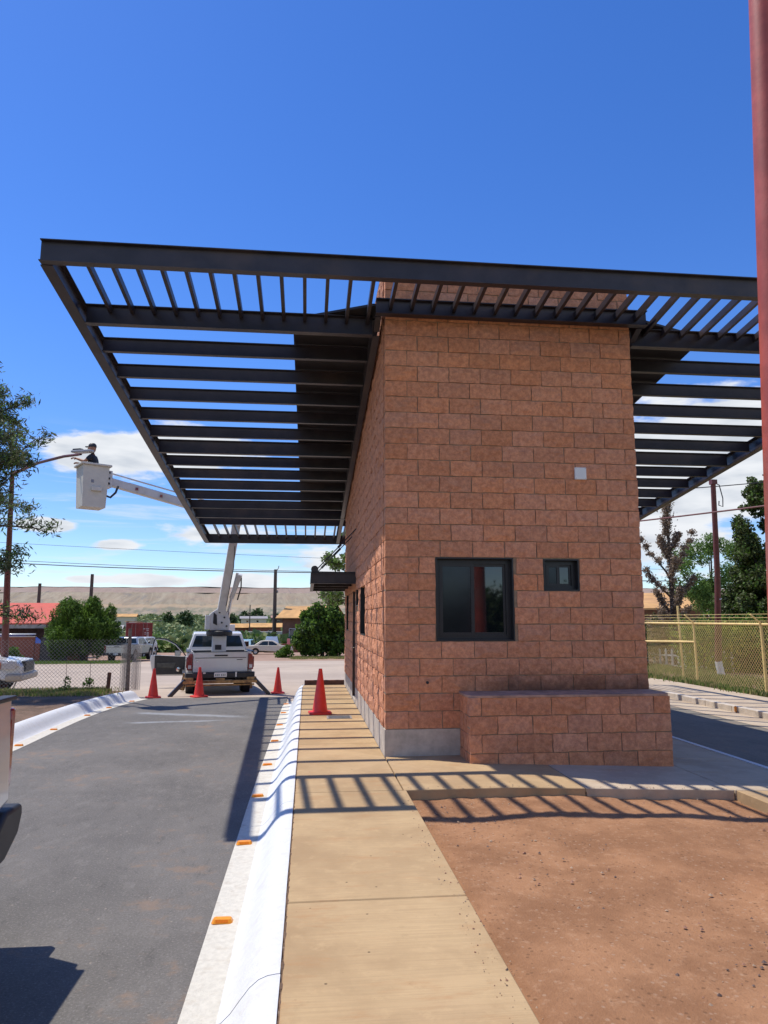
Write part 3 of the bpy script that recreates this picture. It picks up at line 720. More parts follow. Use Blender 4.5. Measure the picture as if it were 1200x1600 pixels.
# traffic cones
def cone(x, y, z, label, s=1.0, rz=0.):
    t = thing('traffic_cone', label, 'traffic cone', (x, y, z), rz, 'red traffic cones around the truck and kerb')
    b = MB(); h = .72*s; r0 = .125*s
    b.lathe([(r0*1.12, .03), (r0, .05), (r0*.98, .06), (.028*s, h), (.020*s, h), (.018*s, h-.03)], n=28); b.build('cone_body', M['cone'], t, smooth=True)
    q = .18*s; c = .05
    MB().prism([(-q+c, -q), (q-c, -q), (q, -q+c), (q, q-c), (q-c, q), (-q+c, q), (-q, q-c), (-q, -q+c)], 0, .035, 'z').build('base', M['conebase'], t, bevel=.006)
    return t
cone(-.68, 3.77, 0, 'tall red cone standing alone on the sidewalk near the wall', 1.02, .1)
cone(-4.93, 11.2, gz(11.2)-.004, 'red cone at the kerb end, overlapping the open truck door', 1.05, .3)
cone(-3.76, 11.3, gz(11.3)-.004, 'red cone right behind the left rear corner of the bucket truck', 1.08, .6)
cone(-1.72, 12.3, gz(12.3)-.004, 'red cone standing to the right of the bucket truck', 1.0, .2)
# ------------------------------------------------------------------ mine dump on the horizon
def dumpmat():
    m = bpy.data.materials.new('tailings'); m.use_nodes = True; nt = m.node_tree; b = nt.nodes['Principled BSDF']
    pos = nt.nodes.new('ShaderNodeNewGeometry').outputs['Position']
    s = nt.nodes.new('ShaderNodeSeparateXYZ'); nt.links.new(pos, s.inputs[0]); z = X(nt, s.outputs[2]); x = X(nt, s.outputs[0])
    streak = noise(nt, vscale(nt, pos, (.040, .004, .03)), 1.0, 7, .75, dist=1.6); big = noise(nt, vscale(nt, pos, (.006, .004, .03)), 1.0, 5, .6)
    fine = noise(nt, vscale(nt, pos, (.10, .02, .25)), 1.0, 5, .7)
    c = mixc(nt, streak.step(.3, .7), (.225, .175, .115), (.35, .295, .205))
    c = mixc(nt, big.step(.46, .70)*.5, c, (.33, .20, .13))
    c = mixc(nt, big.step(.42, .28)*.5, c, (.30, .30, .26))
    zz = z+(fine-.5)*6.0
    c = mixc(nt, zz.step(37.5, 39.0)*.75, c, (.30, .21, .17))
    c = mixc(nt, zz.step(27, 10)*fine.step(.42, .58)*.8, c, (.14, .15, .09))
    c = mixc(nt, fine.step(.54, .68)*.6, c, (.19, .16, .13)); dk = noise(nt, vscale(nt, pos, (.02, .004, .035)), 1.0, 6, .75, dist=1.2); c = mixc(nt, dk.step(.57, .64)*.6, c, (.16, .145, .13)); c = mixc(nt, (z+(dk-.5)*14).step(21, 19)*(z+(dk-.5)*14).step(15, 17)*.5, c, (.44, .30, .17))
    nt.links.new(c, b.inputs['Base Color']); b.inputs['Roughness'].default_value = 1
    return m
xs = np.linspace(-1500, 1500, 700); _r = np.random.default_rng(44)
def vn(x, s, k): 
    t = x/s; i = math.floor(t); f = t-i; f = f*f*(3-2*f); h = lambda q: math.sin(q*127.1+k*311.7)*43758.5453 % 1.0
    return (h(i)*(1-f)+h(i+1)*f)*2-1
prof = [(860, 0), (900, 10), (945, 22), (948, 23), (1000, 42), (1004, 44), (1030, 45), (1062, 56), (1068, 57.3), (1400, 58), (1500, 0)]
pu = np.linspace(0, len(prof)-1, 46); b = MB(); n = len(xs)
for j, u in enumerate(pu):
    y0 = float(np.interp(u, range(len(prof)), [p[0] for p in prof])); z0 = float(np.interp(u, range(len(prof)), [p[1] for p in prof]))
    for i, x in enumerate(xs):
        steep = 1 if 0 < z0 < 44 or 45.5 < z0 < 56.5 else .1
        xx = x+z0*.5*vn(x, 90, 3); g = (vn(xx, 46, 1)*5+vn(xx, 19, 2)*3.6+vn(xx, 8, 5)*2.2)*steep*(.4+.9*abs(vn(x+z0*2, 70, 9)))
        b.v.append((x, y0+g+18*math.sin(x*.006)*(z0 < 57), z0*.83*(1+.02*math.sin(x*.004))+(.5*math.sin(x*.03)+.35*math.sin(x*.11) if z0 > 50 else 0)+1))
b.f = [(j*n+i, j*n+i+1, (j+1)*n+i+1, (j+1)*n+i) for j in range(len(pu)-1) for i in range(n-1)]; b.m = [0]*len(b.f)
b.build('mine_dump_hill', dumpmat(), kind='structure')
b = MB(); xs = np.linspace(200, 3600, 60); n = 60
for yy_, f in ((3000, 0), (3300, .6), (3700, 1), (4300, 0)):
    for x in xs: b.v.append((x, yy_, f*(115+60*math.sin(x*.0021+.6)+22*math.sin(x*.009))))
b.f = [(j*n+i, j*n+i+1, (j+1)*n+i+1, (j+1)*n+i) for j in range(3) for i in range(n-1)]; b.m = [0]*len(b.f)
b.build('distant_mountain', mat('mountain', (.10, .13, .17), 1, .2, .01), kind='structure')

# ------------------------------------------------------------------ foliage generators (numpy)
def leafmesh(name, C, size, mats, mi, aspect=1.0, updir=None, seed=0, spread=None):
    """C: (n,3) centres -> n randomly turned quads"""
    g = np.random.default_rng(seed); n = len(C); C = np.asarray(C, float)
    a = g.normal(size=(n, 3)); a /= np.linalg.norm(a, axis=1)[:, None]
    if updir is not None: a = a*(1-updir[1])+np.array(updir[0])*updir[1]; a /= np.linalg.norm(a, axis=1)[:, None]
    r = g.normal(size=(n, 3)); t = np.cross(a, r); t /= np.linalg.norm(t, axis=1)[:, None]
    s = (np.asarray(size)*g.uniform(.6, 1.3, n))[:, None]
    p0 = C - a*s*.5; p1 = C + t*s*.5*aspect; p2 = C + a*s*.5; p3 = C - t*s*.5*aspect
    V = np.stack([p0, p1, p2, p3], 1).reshape(-1, 3)
    me = bpy.data.meshes.new(name); me.vertices.add(4*n); me.vertices.foreach_set('co', V.ravel().astype(np.float32))
    me.loops.add(4*n); me.loops.foreach_set('vertex_index', np.arange(4*n, dtype=np.int32))
    me.polygons.add(n); me.polygons.foreach_set('loop_start', np.arange(0, 4*n, 4, dtype=np.int32)); me.polygons.foreach_set('loop_total', np.full(n, 4, np.int32))
    for m in mats: me.materials.append(m)
    me.polygons.foreach_set('material_index', np.asarray(mi, np.int32)); me.update(calc_edges=True)
    return me
def blobpts(blobs, n, seed, shell=.55, lump=.0):
    """points spread through ellipsoids, denser towards their outside"""
    g = np.random.default_rng(seed); vol = np.array([q[3]*q[4]*q[5] for q in blobs])**.75; cnt = np.maximum(1, (n*vol/vol.sum()).astype(int)); out = []; key = []
    for q, c in zip(blobs, cnt):
        d = g.normal(size=(c, 3)); d /= np.linalg.norm(d, axis=1)[:, None]
        r = g.uniform(shell**3, 1, c)**(1/3)*(1+g.normal(0, .05, c))
        k = np.sin(d@np.array([5.1, 2.3, 3.7])+q[0])*np.sin(d@np.array([-2.9, 6.3, 1.7])+q[1]*2)
        r = r*(1+.22*k)
        out.append(np.array(q[:3])+d*r[:, None]*np.array(q[3:6])); key.append(k)
    return np.concatenate(out), np.concatenate(key)
def tree(name, label, cat, loc, blobs, n, leaf, mats, trunk=None, seed=1, aspect=.7, group=None, shell=.5, limbs=None, updir=None):
    t = thing(name, label, cat, loc, 0, group)
    P_, k = blobpts(blobs, n, seed, shell); g = np.random.default_rng(seed)
    mi = np.clip(np.floor((k*.8+g.uniform(-.7, .7, len(k))+1)*len(mats)/2), 0, len(mats)-1)
    ob('crown', leafmesh('crown', P_, leaf, mats, mi, aspect, updir, seed), t)
    b = MB()
    if trunk: b.tube([Vector((0, 0, -.3)), Vector((trunk[1]*.04, 0, trunk[1]*.5)), Vector((0, .05, trunk[1]))], [trunk[0], trunk[0]*.75, trunk[0]*.5], 8)
    r = random.Random(seed)
    for q in blobs[:14]:
        if trunk: b.tube([Vector((0, 0, trunk[1]*.45)), Vector((q[0]*.5, q[1]*.5, (trunk[1]*.5+q[2])*.5)), Vector(q[:3])], [trunk[0]*.5, trunk[0]*.3, trunk[0]*.1], 5)
    if trunk: b.build('trunk', M['bark'], t)
    return t
def rb(n, c, spread, r0, r1, seed, dome=True):
    g = random.Random(seed); out = []
    for _ in range(n):
        while True:
            p = [g.uniform(-1, 1) for _ in range(3)]
            if sum(v*v for v in p) < 1: break
        r = g.uniform(r0, r1); out.append((c[0]+p[0]*spread[0], c[1]+p[1]*spread[1], c[2]+p[2]*spread[2], r, r, r*.85))
    return out
# scrub covering the valley side: one mass
g = np.random.default_rng(5); pts = []; mi = []; sz = []
for _ in range(8500):
    d = 75+ 800*g.random()**1.35; a = g.uniform(-.42, .62) if g.random() < .9 else g.uniform(-.9, .9)
    x = -0.9+d*math.sin(a-.12); y = -8+d*math.cos(a-.12)
    if y < 82 and x > -30: continue
    if y > 860: continue
    s = g.uniform(.9, 2.6)*(1+d/600); n = 34 if d < 350 else 22
    q = g.normal(size=(n, 3)); q /= np.linalg.norm(q, axis=1)[:, None]; q[:, 2] = np.abs(q[:, 2])*.8
    rr = g.uniform(.55, 1.05, n)[:, None]
    pts.append(np.array([x, y, terr(x, y)+.1])+q*rr*s); mi += list(np.clip(g.integers(0, 3)+g.integers(-1, 2, n), 0, 2)); sz += [s*.62]*n
pts = np.concatenate(pts)
ob('scrub', leafmesh('scrub', pts, np.array(sz), [M['scr2'], M['scr1'], M['scr3']], mi, .9, None, 3), kind='stuff', label='grey green desert scrub covering the valley side below the mine dump', cat='scrub')
# leafy bushes along the far side of the street
g = np.random.default_rng(8); pts = []; mi = []
for _ in range(260):
    x = g.uniform(-32, 1.5); y = g.uniform(82, 94); s = g.uniform(.8, 1.9)*(1+.3*math.sin(x*.5)); n = 120
    q = g.normal(size=(n, 3)); q /= np.linalg.norm(q, axis=1)[:, None]; q[:, 2] = np.abs(q[:, 2])
    pts.append(np.array([x, y, gz(y)-.1])+q*g.uniform(.6, 1.05, n)[:, None]*np.array([s, s, s*1.15])); mi += list(g.integers(0, 3, n))
ob('hedge', leafmesh('hedge', np.concatenate(pts), .5, [M['leafA'], M['scr1'], M['leafB']], mi, .8, None, 4), kind='stuff', label='bright green roadside bushes massed beyond the dusty street', cat='bushes')
# big round juniper by the red roofed house
jb_ = [(0, 0, 2.3, 2.1, 1.8, 1.7), (-1.0, .1, 1.9, 1.5, 1.5, 1.3), (1.1, 0, 1.9, 1.35, 1.4, 1.25), (.1, 0, 3.2, 1.3, 1.3, 1.1), (-.2, -.5, 1.4, 1.7, 1.2, 1.1)]
g_ = random.Random(3)
for _ in range(46):
    t = g_.uniform(0, 6.28); h = g_.uniform(.7, 4.0); r = 2.35*math.sqrt(max(.05, 1-((h-2.0)/2.35)**2))
    jb_.append((r*math.cos(t)*.95, r*math.sin(t)*.8, h, .42, .42, .62))
tree('juniper_bush', 'big rounded dark green juniper between the red roofed house and the parked pickup', 'bush', (-16.85, 44.6, -1.45), jb_, 42000, .20, [M['leafJd'], M['leafJ'], M['leafA']], (.22, 2.0), 5, .35, shell=.6, updir=((0, 0, 1), .35))
# leafy tree right of the street, beside the building
tb_ = rb(26, (0, 0, 2.9), (1.7, 1.5, 1.9), .55, 1.05, 21)+rb(12, (-1.5, -.3, 1.7), (1.0, .8, 1.1), .45, .8, 22)+rb(6, (1.2, 0, 1.8), (.9, .8, 1.0), .5, .8, 23)+rb(14, (-.2, -.4, 1.0), (2.2, .8, .8), .5, .8, 24)
tree('leafy_tree', 'bushy broadleaf tree with bright green leaves just left of the building', 'tree', (.35, 53, gz(53)), tb_, 30000, .26, [M['leafC'], M['leafB'], M['leafA']], (.2, 2.2), 9, .7, shell=.55)
# pine-like tree reaching in at the left edge
def limbtree(name, label, cat, loc, H_, tr, limbs, tufts, mats, barkm, seed, tl=.2, tw=.09, lean=(0, 0), nper=16, droop=-.1, sub=2, subl=.5, loose=1.0):
    t = thing(name, label, cat, loc); r = random.Random(seed); b = MB()
    b.tube([Vector((lean[0]*k*k, lean[1]*k*k, H_*k-.2)) for k in (0, .25, .5, .75, 1.0)], [tr*(1-.88*k) for k in (0, .25, .5, .75, 1.0)], 8)
    C = []; Dn = []
    def tuft(p, n, s):
        for _ in range(n): C.append([p[0]+r.gauss(0, s), p[1]+r.gauss(0, s), p[2]+r.gauss(0, s*.8)])
    for (hf, azm, ln, up) in limbs:
        p0 = Vector((lean[0]*hf*hf, lean[1]*hf*hf, H_*hf)); d = Vector((math.cos(azm), math.sin(azm), up)).normalized(); pts = [p0]; p = p0.copy(); st = 6
        for k in range(st):
            d = (d+Vector((r.uniform(-.2, .2), r.uniform(-.2, .2), r.uniform(-.1, .12)+droop))).normalized(); p = p+d*ln/st; pts.append(p.copy())
            if k >= 1:
                for _ in range(sub):
                    e = (d+Vector((r.uniform(-1, 1), r.uniform(-1, 1), r.uniform(-.3, .8)))).normalized(); q = p+e*ln*subl*r.uniform(.3, .6)*(1-.08*k)
                    b.tube([p, p.lerp(q, .5)+Vector((0, 0, r.uniform(-.05, .05))), q], [tr*.08, tr*.05, tr*.02], 3, cap=False)
                    for f in (.45, .7, 1.0):
                        if r.random() < .9: tuft(p.lerp(q, f), nper, tl*.55*loose)
        b.tube(pts, [max(.008, tr*.30*(1-.85*i/st)) for i in range(st+1)], 5, cap=False)
        tuft(pts[-1], nper*2, tl*.6*loose)
    for q in tufts: tuft(q[:3], int(q[4]), q[3])
    b.build('trunk', barkm, t)
    g = np.random.default_rng(seed); n = len(C)
    ob('crown', leafmesh('crown', np.array(C), tl, mats, g.integers(0, len(mats), n), tw/tl*2, None, seed), t)
    return t
r = random.Random(4)
L_ = []
for k in range(27):
    hf = min(.98, .40+.58*(k+r.uniform(-1.5, 1.5))/27); L_.append((hf, r.uniform(-1.9, 1.3), (2.75-1.8*(max(0,hf-.45)/.55)**1.5)*r.uniform(.45, 1.05), r.uniform(-.05, .9)))
for k in range(5): L_.append((.24+.03*k, r.uniform(-.7, .3), 2.2, .1))
limbtree('pine_tree', 'open airy pine tree reaching in from the left edge around the lamp post', 'tree', (-10.35, 10.6, gz(10)+.15), 8.3, .17, L_, [], [M['pine'], M['pined'], M['pine'], M['willow']], M['bark'], 6, .16, .018, (1.0, .0), 12, .0, 3, .5, 1.25)
# small branch top seen between canopy and awning: a tree behind the building
limbtree('pine_tree', 'pale green treetop showing between the canopy and the door awning', 'tree', (1.4, 31.6, gz(31)), 7.6, .16,
    [(.45+.04*k, 2.2+k*1.1, 1.7*r.uniform(.7, 1), r.uniform(.1, .5)) for k in range(12)], [], [M['pine'], M['willow']], M['bark'], 12, .24, .06, (0, 0), 14, 0, 2, .5)
# dead conifer, willow, dark conifer, shrubs behind the right fence
limbtree('dead_conifer', 'dead brown conifer with upswept arms behind the gate of the cream fence', 'tree', (17.0, 24.8, -.9), 8.6, .20,
    [(.50, 2.75, 3.0, 1.2), (.52, .2, 2.6, 1.6), (.40, 3.0, 1.8, .9), (.36, .1, 1.7, 1.1), (.62, 2.9, 1.2, 1.6), (.30, 2.2, 1.4, .8), (.30, 5.0, 1.5, .8), (.44, 4.4, 1.8, 1.3), (.66, .2, 1.1, 2), (.58, 1.5, 1.5, 1.6), (.25, .6, 1.3, .6), (.22, 3.6, 1.3, .6), (.74, 3.4, .9, 2.), (.8, 1.2, .7, 2.4), (.88, 4, .6, 3.)],
    [(.0, 0, 2.0+.28*k, .16+.02*(22-k)*.3, 46) for k in range(23)], [M['dead']], M['bark'], 15, .12, .035, (0, 0), 13, .06, 4, .2, 1.3)
tree('willow_tree', 'loose feathery light green tree behind the fence, left of the dark conifer', 'tree', (24.6, 34, -1.0), rb(44, (0, 0, 5.4), (2.7, 2.2, 2.6), .35, .8, 33), 17000, .17, [M['willow'], M['leafB'], M['willow']], (.16, 4.2), 17, .45, shell=.15)
cb_ = []; g_ = random.Random(9)
for k in range(210):
    h = g_.uniform(.3, 8.6); rad = 2.3*(1-h/9.3)**.62+.25; t = g_.uniform(0, 6.28); rr = rad*g_.uniform(.45, 1.0); s = g_.uniform(.34, .56)*(1.15-h/14)
    cb_.append((rr*math.cos(t), rr*math.sin(t), h, s, s, s*.95))
tree('dark_conifer', 'tall dense dark green conifer at the right edge behind the fence', 'tree', (19.0, 20.0, -1.0), cb_, 95000, .14, [M['conifd'], M['conif'], M['conif'], M['leafJ']], (.22, 7.6), 23, .6, shell=.35)
cb2 = []
for k in range(46):
    h = g_.uniform(4.8, 8.9); rad = 1.3*(1-(h-4.8)/4.4)**.6+.15; t = g_.uniform(0, 6.28); rr = rad*g_.uniform(.4, 1.0); s = g_.uniform(.2, .36)
    cb2.append((rr*math.cos(t), rr*math.sin(t), h, s, s, s))
tree('dark_conifer', 'dark cypress top touching the right frame edge above the others', 'tree', (16.4, 14.4, -.8), cb2, 18000, .10, [M['conifd'], M['conif']], (.12, 8.6), 29, .6, shell=.35)
def shrub(loc, s, mats, label, seed, n=5000, leaf=.12, cat='shrub', sq=1.0):
    bl = rb(12, (0, 0, .55*s*sq), (s*.62, s*.5, s*.5*sq), s*.22, s*.42, seed)
    return tree('shrub', label, cat, loc, bl, n, leaf, mats, (.04, .6*s), seed, .6, 'shrubs behind the cream fence', shell=.3)
shrub((15.3, 19.5, -.75), 2.3, [M['yel'], M['leafA'], M['leafB']], 'yellow green shrub behind the fence just left of the red pole', 41, 7000)
shrub((17.4, 18.6, -.75), 2.2, [M['yel'], M['leafB'], M['leafA']], 'yellow green shrub behind the fence just right of the red pole', 42, 7000)
shrub((19.6, 17.6, -.8), 2.4, [M['conifd'], M['conif'], M['yel']], 'dark low shrub at the foot of the tall conifer', 43, 7000)
shrub((16.4, 27.0, -.8), 1.9, [M['dead'], M['bark'], M['conif']], 'dry brown bush in front of the ochre roof', 44, 5000, .13)
shrub((13.6, 22.5, -.75), 1.7, [M['dead'], M['leafB'], M['conif']], 'mixed dry shrub behind the left end of the gate', 45, 5000)
shrub((18.9, 28.5, -.8), 2.6, [M['dead'], M['conifd'], M['conif']], 'dusky brown thicket between the dead conifer and the red pole', 46, 6000, .14)
shrub((13.0, 26.5, -.8), 3.4, [M['willow'], M['leafB']], 'thin pale bush beside the corner of the building at the left fence post', 47, 1500, .16, sq=1.3)
for q, lb_ in (((-2.9, 52.6, gz(52.6)), 'small leafy bush at the left foot of the broadleaf tree'), ((-20.6, 41.5, gz(41.5)), 'low scruffy plant by the red garden wall')):
    bl = rb(8, (0, 0, .6), (.7, .6, .5), .2, .45, 51); tree('shrub', lb_, 'shrub', q, bl, 1800, .16, [M['leafB'], M['leafA']], (.03, .7), 52, .6)
# grass: blades as one mass per patch
def grass(name, n, reg, zf, h, mats, seed, label, cl=None):
    g = np.random.default_rng(seed)
    if cl: cx, cy = g.uniform(reg[0], reg[1], cl), g.uniform(reg[2], reg[3], cl); k = g.integers(0, cl, n); x = cx[k]+g.normal(0, .22, n); y = cy[k]+g.normal(0, .2, n)
    else: x, y = g.uniform(reg[0], reg[1], n), g.uniform(reg[2], reg[3], n)
    z = np.array([zf(a, b_) for a, b_ in zip(x, y)])+h*.35
    return ob(name, leafmesh(name, np.stack([x, y, z], 1), h, mats, g.integers(0, len(mats), n), .16, ((0, 0, 1), .72), seed), kind='stuff', label=label, cat='grass')
vz = lambda x, y: float(np.interp(x, [10.1, 10.9, 24], [-.36, -.45, -.8]))
grass('grass', 16000, (10.2, 14.5, 4, 22), vz, .20, [M['grass'], M['drygrass'], M['leafB']], 61, 'rough grass growing along the foot of the cream fence', 160)
grass('grass', 5000, (-9.5, -5.7, 9.6, 11.3), lambda x, y: gz(10.5)+.17, .13, [M['grass'], M['drygrass']], 62, 'weeds along the foot of the grey wire fence', 40)
grass('grass', 16000, (-22, -13, 39.5, 43.5), lambda x, y: gz(y), .16, [M['grass'], M['leafA']], 63, 'strip of green grass before the red garden wall')
grass('grass', 16000, (-1.9, 5.0, 47, 54), lambda x, y: gz(y), .17, [M['grass'], M['drygrass']], 64, 'dry grass strip under the broadleaf tree', 200)
grass('grass', 5000, (-14.5, -12.2, 50, 56), lambda x, y: gz(y), .18, [M['grass'], M['leafA']], 65, 'bright grass patch behind the parked pickup', 60)
# weed stems climbing the left fence
for i, (x, y, lb_) in enumerate(((-7.05, 10.75, 'leafy weed climbing the wire fence near its middle'), (-6.5, 10.9, 'smaller weed on the wire fence nearer the post'))):
    bl = rb(9, (0, 0, .22), (.14, .1, .24), .06, .11, 70+i); tree('weed', lb_, 'weed', (x, y, gz(y)+.15), bl, 300, .05, [M['leafA'], M['leafB']], (.008, .8), 71+i, .7)
# trees one can tell apart on the scrub ridge
for i, (px, d, h, lb_) in enumerate(((-62.5, 360, 9, 'darkest small tree on the ridge left of the boom'), (-46, 420, 7.5, 'small dark tree on the ridge right of the boom'), (-40, 440, 9, 'dark tree clump on the ridge above the far ochre roofs'),
        (-31.5, 430, 11, 'tallest pointed dark tree on the ridge left of the utility pole'), (-20, 430, 7.5, 'round dark tree on the ridge touching the utility pole'), (-8, 460, 8, 'dark ridge tree right of the utility pole'), (-92, 470, 8, 'lone dark ridge tree above the red container'))):
    y = d; z = terr(px, y)+1.0; bl = [(0, 0, h*.45, h*.33, h*.33, h*.42), (h*.2, 0, h*.3, h*.28, h*.25, h*.28), (-h*.2, 0, h*.33, h*.25, h*.25, h*.3)]
    tree('ridge_tree', lb_, 'tree', (px, y, z+3.5), bl, 700, h*.13, [M['leafC'], M['scr2']], (h*.03, h*.4), 80+i, .8, 'dark trees on the ridge')
# trees standing behind the photographer: seen in the window
tree('cypress_tree', 'tall narrow cypress behind the viewpoint, mirrored in the window', 'tree', (4.0, -26, -.2), [(0, 0, 1.0+.9*k, .95*(1-k/13)+.12, .95*(1-k/13)+.12, 1.0) for k in range(12)], 9000, .25, [M['conifd'], M['conif']], (.15, 8), 91, .5)
for i, (x, y, h) in enumerate(((-15, -38, 6), (-8, -36, 5), (-1.5, -33, 5.5), (8.5, -31, 6.0), (14, -36, 7), (20, -34, 6), (27, -30, 6))):
    tree('background_tree', ('first', 'second', 'third', 'fourth', 'fifth', 'sixth', 'seventh')[i]+' rounded tree of the row behind the viewpoint', 'tree', (x, y, -.3), rb(9, (0, 0, h*.36), (h*.35, h*.3, h*.2), h*.18, h*.3, 95+i), 4500, .32, [M['leafC'], M['conif'], M['leafB']], (.2, h*.5), 96+i, .7, 'row of trees behind the viewpoint')
# ------------------------------------------------------------------ vehicles (local: +y forward, origin on the ground under the rear axle side centre)
def arcpts(cy, cz, r, a0, a1, n=9): return [(cy+r*math.cos(R_(a)), cz+r*math.sin(R_(a))) for a in np.linspace(a0, a1, n)]
def wheel(parent, x, y, r, wd, side, hub=True, cap=None):
    b = MB(); b.lathe([(r*.62, -wd/2), (r*.93, -wd/2), (r, -wd*.32), (r, wd*.32), (r*.93, wd/2), (r*.62, wd/2), (r*.62, -wd/2)], (0, 0, 0), 'x', 28)
    t = b.build('tyre', M['rubber'], None, smooth=True)
    wobj = ob('wheel', MB().lathe([(.0, -.02), (r*.64, -.02), (r*.64, .02), (0, .02)], axis='x', n=20).mesh('wheel', M['blackpl']), parent); wobj.location = (x, y, r)
    t.parent = wobj
    rm = MB(); s = side; rm.lathe([(r*.64, wd*.42*s), (r*.60, wd*.46*s), (r*.56, wd*.36*s), (r*.16, wd*.30*s), (r*.14, wd*.40*s), (0, wd*.41*s)], axis='x', n=20)
    rm.build('rim', cap or M['rim'], wobj, smooth=True)
    sp = MB()
    for k in range(6):
        a = k*math.pi/3; sp.obox((wd*.37*s, r*.15*math.cos(a), r*.15*math.sin(a)), (wd*.41*s, r*.57*math.cos(a), r*.57*math.sin(a)), r*.13, .012, (1, 0, 0))
    sp.build('spokes', cap or M['rim'], wobj)
    return wobj
def lower(profile, hw, y0, y1, taper=.10, crown=.03, zmid=.62, inner=None):
    """full or hollow body side profile extruded across; plan narrows to the ends, sides lean in above the waist"""
    b = MB(); yc, L = (y0+y1)/2, (y1-y0)/2
    def f(v):
        x, y, z = v; u = abs((y-yc)/L); k = 1-taper*u**5; k *= 1-crown*max(0, (z-zmid))/.4-.05*max(0, (.45-z))/.3
        return (x*k, y, z)
    if inner is None: b.prism(profile, -hw, hw, 'x', fn=f)
    else:
        b.prism(profile, -hw, -inner, 'x', fn=f); b.prism(profile, inner, hw, 'x', fn=f)
    return b
def greenhouse(parent, prof, z0, z1, hw0, hw1, paint, name='cab', side_win=(), rear=True, front=True, glass=None, ends=None):
    """prof: (y,z) polygon; half width goes from hw0 at z0 to hw1 at z1"""
    glass = glass or M['carglass']
    X_ = lambda z: hw0+(hw1-hw0)*max(0, min(1, (z-z0)/(z1-z0)))
    b = MB(); b.v = [(-X_(z), y, z) for y, z in prof]+[(X_(z), y, z) for y, z in prof]; n = len(prof)
    b.f = [tuple(range(n))[::-1], tuple(range(n, 2*n))]+[(i, (i+1) % n, n+(i+1) % n, n+i) for i in range(n)]; b.m = [0]*len(b.f)
    c = b.build(name, paint, parent, smooth=True, bevel=.035, seg=3)
    for poly in side_win:
        for s in (-1, 1):
            w_ = MB(); m = len(poly)
            w_.v = [(s*(X_(z)+.008), y, z) for y, z in poly]+[(s*(X_(z)-.03), y, z) for y, z in poly]
            w_.f = [tuple(range(m)), tuple(range(m, 2*m))[::-1]]+[(i, (i+1) % m, m+(i+1) % m, m+i) for i in range(m)]; w_.m = [0]*len(w_.f)
            w_.build('side_window', glass, c)
    for key, seg in (ends or {}).items():
        (ya, za), (yb, zb_) = seg; d = Vector((0, yb-ya, zb_-za)); nn = Vector((0, -d.z, d.y)).normalized()*(.010 if key != 'rear_window' else -.010)
        if key == 'windscreen': nn = Vector((0, abs(nn.y), abs(nn.z)))
        else: nn = Vector((0, -abs(nn.y), abs(nn.z)))
        w_ = MB(); vs = []
        for (y, z) in ((ya, za), (yb, zb_)):
            for s in (-1, 1): vs.append((s*(X_(z)-.09), y+nn.y, z+nn.z))
        vs2 = [(v[0], v[1]-nn.y*4, v[2]-nn.z*4) for v in vs]
        w_.add(vs+vs2, [(0,1,3,2), (4,6,7,5), (0,4,5,1), (2,3,7,6), (0,2,6,4), (1,5,7,3)]); w_.build(key, glass, c)
    return c
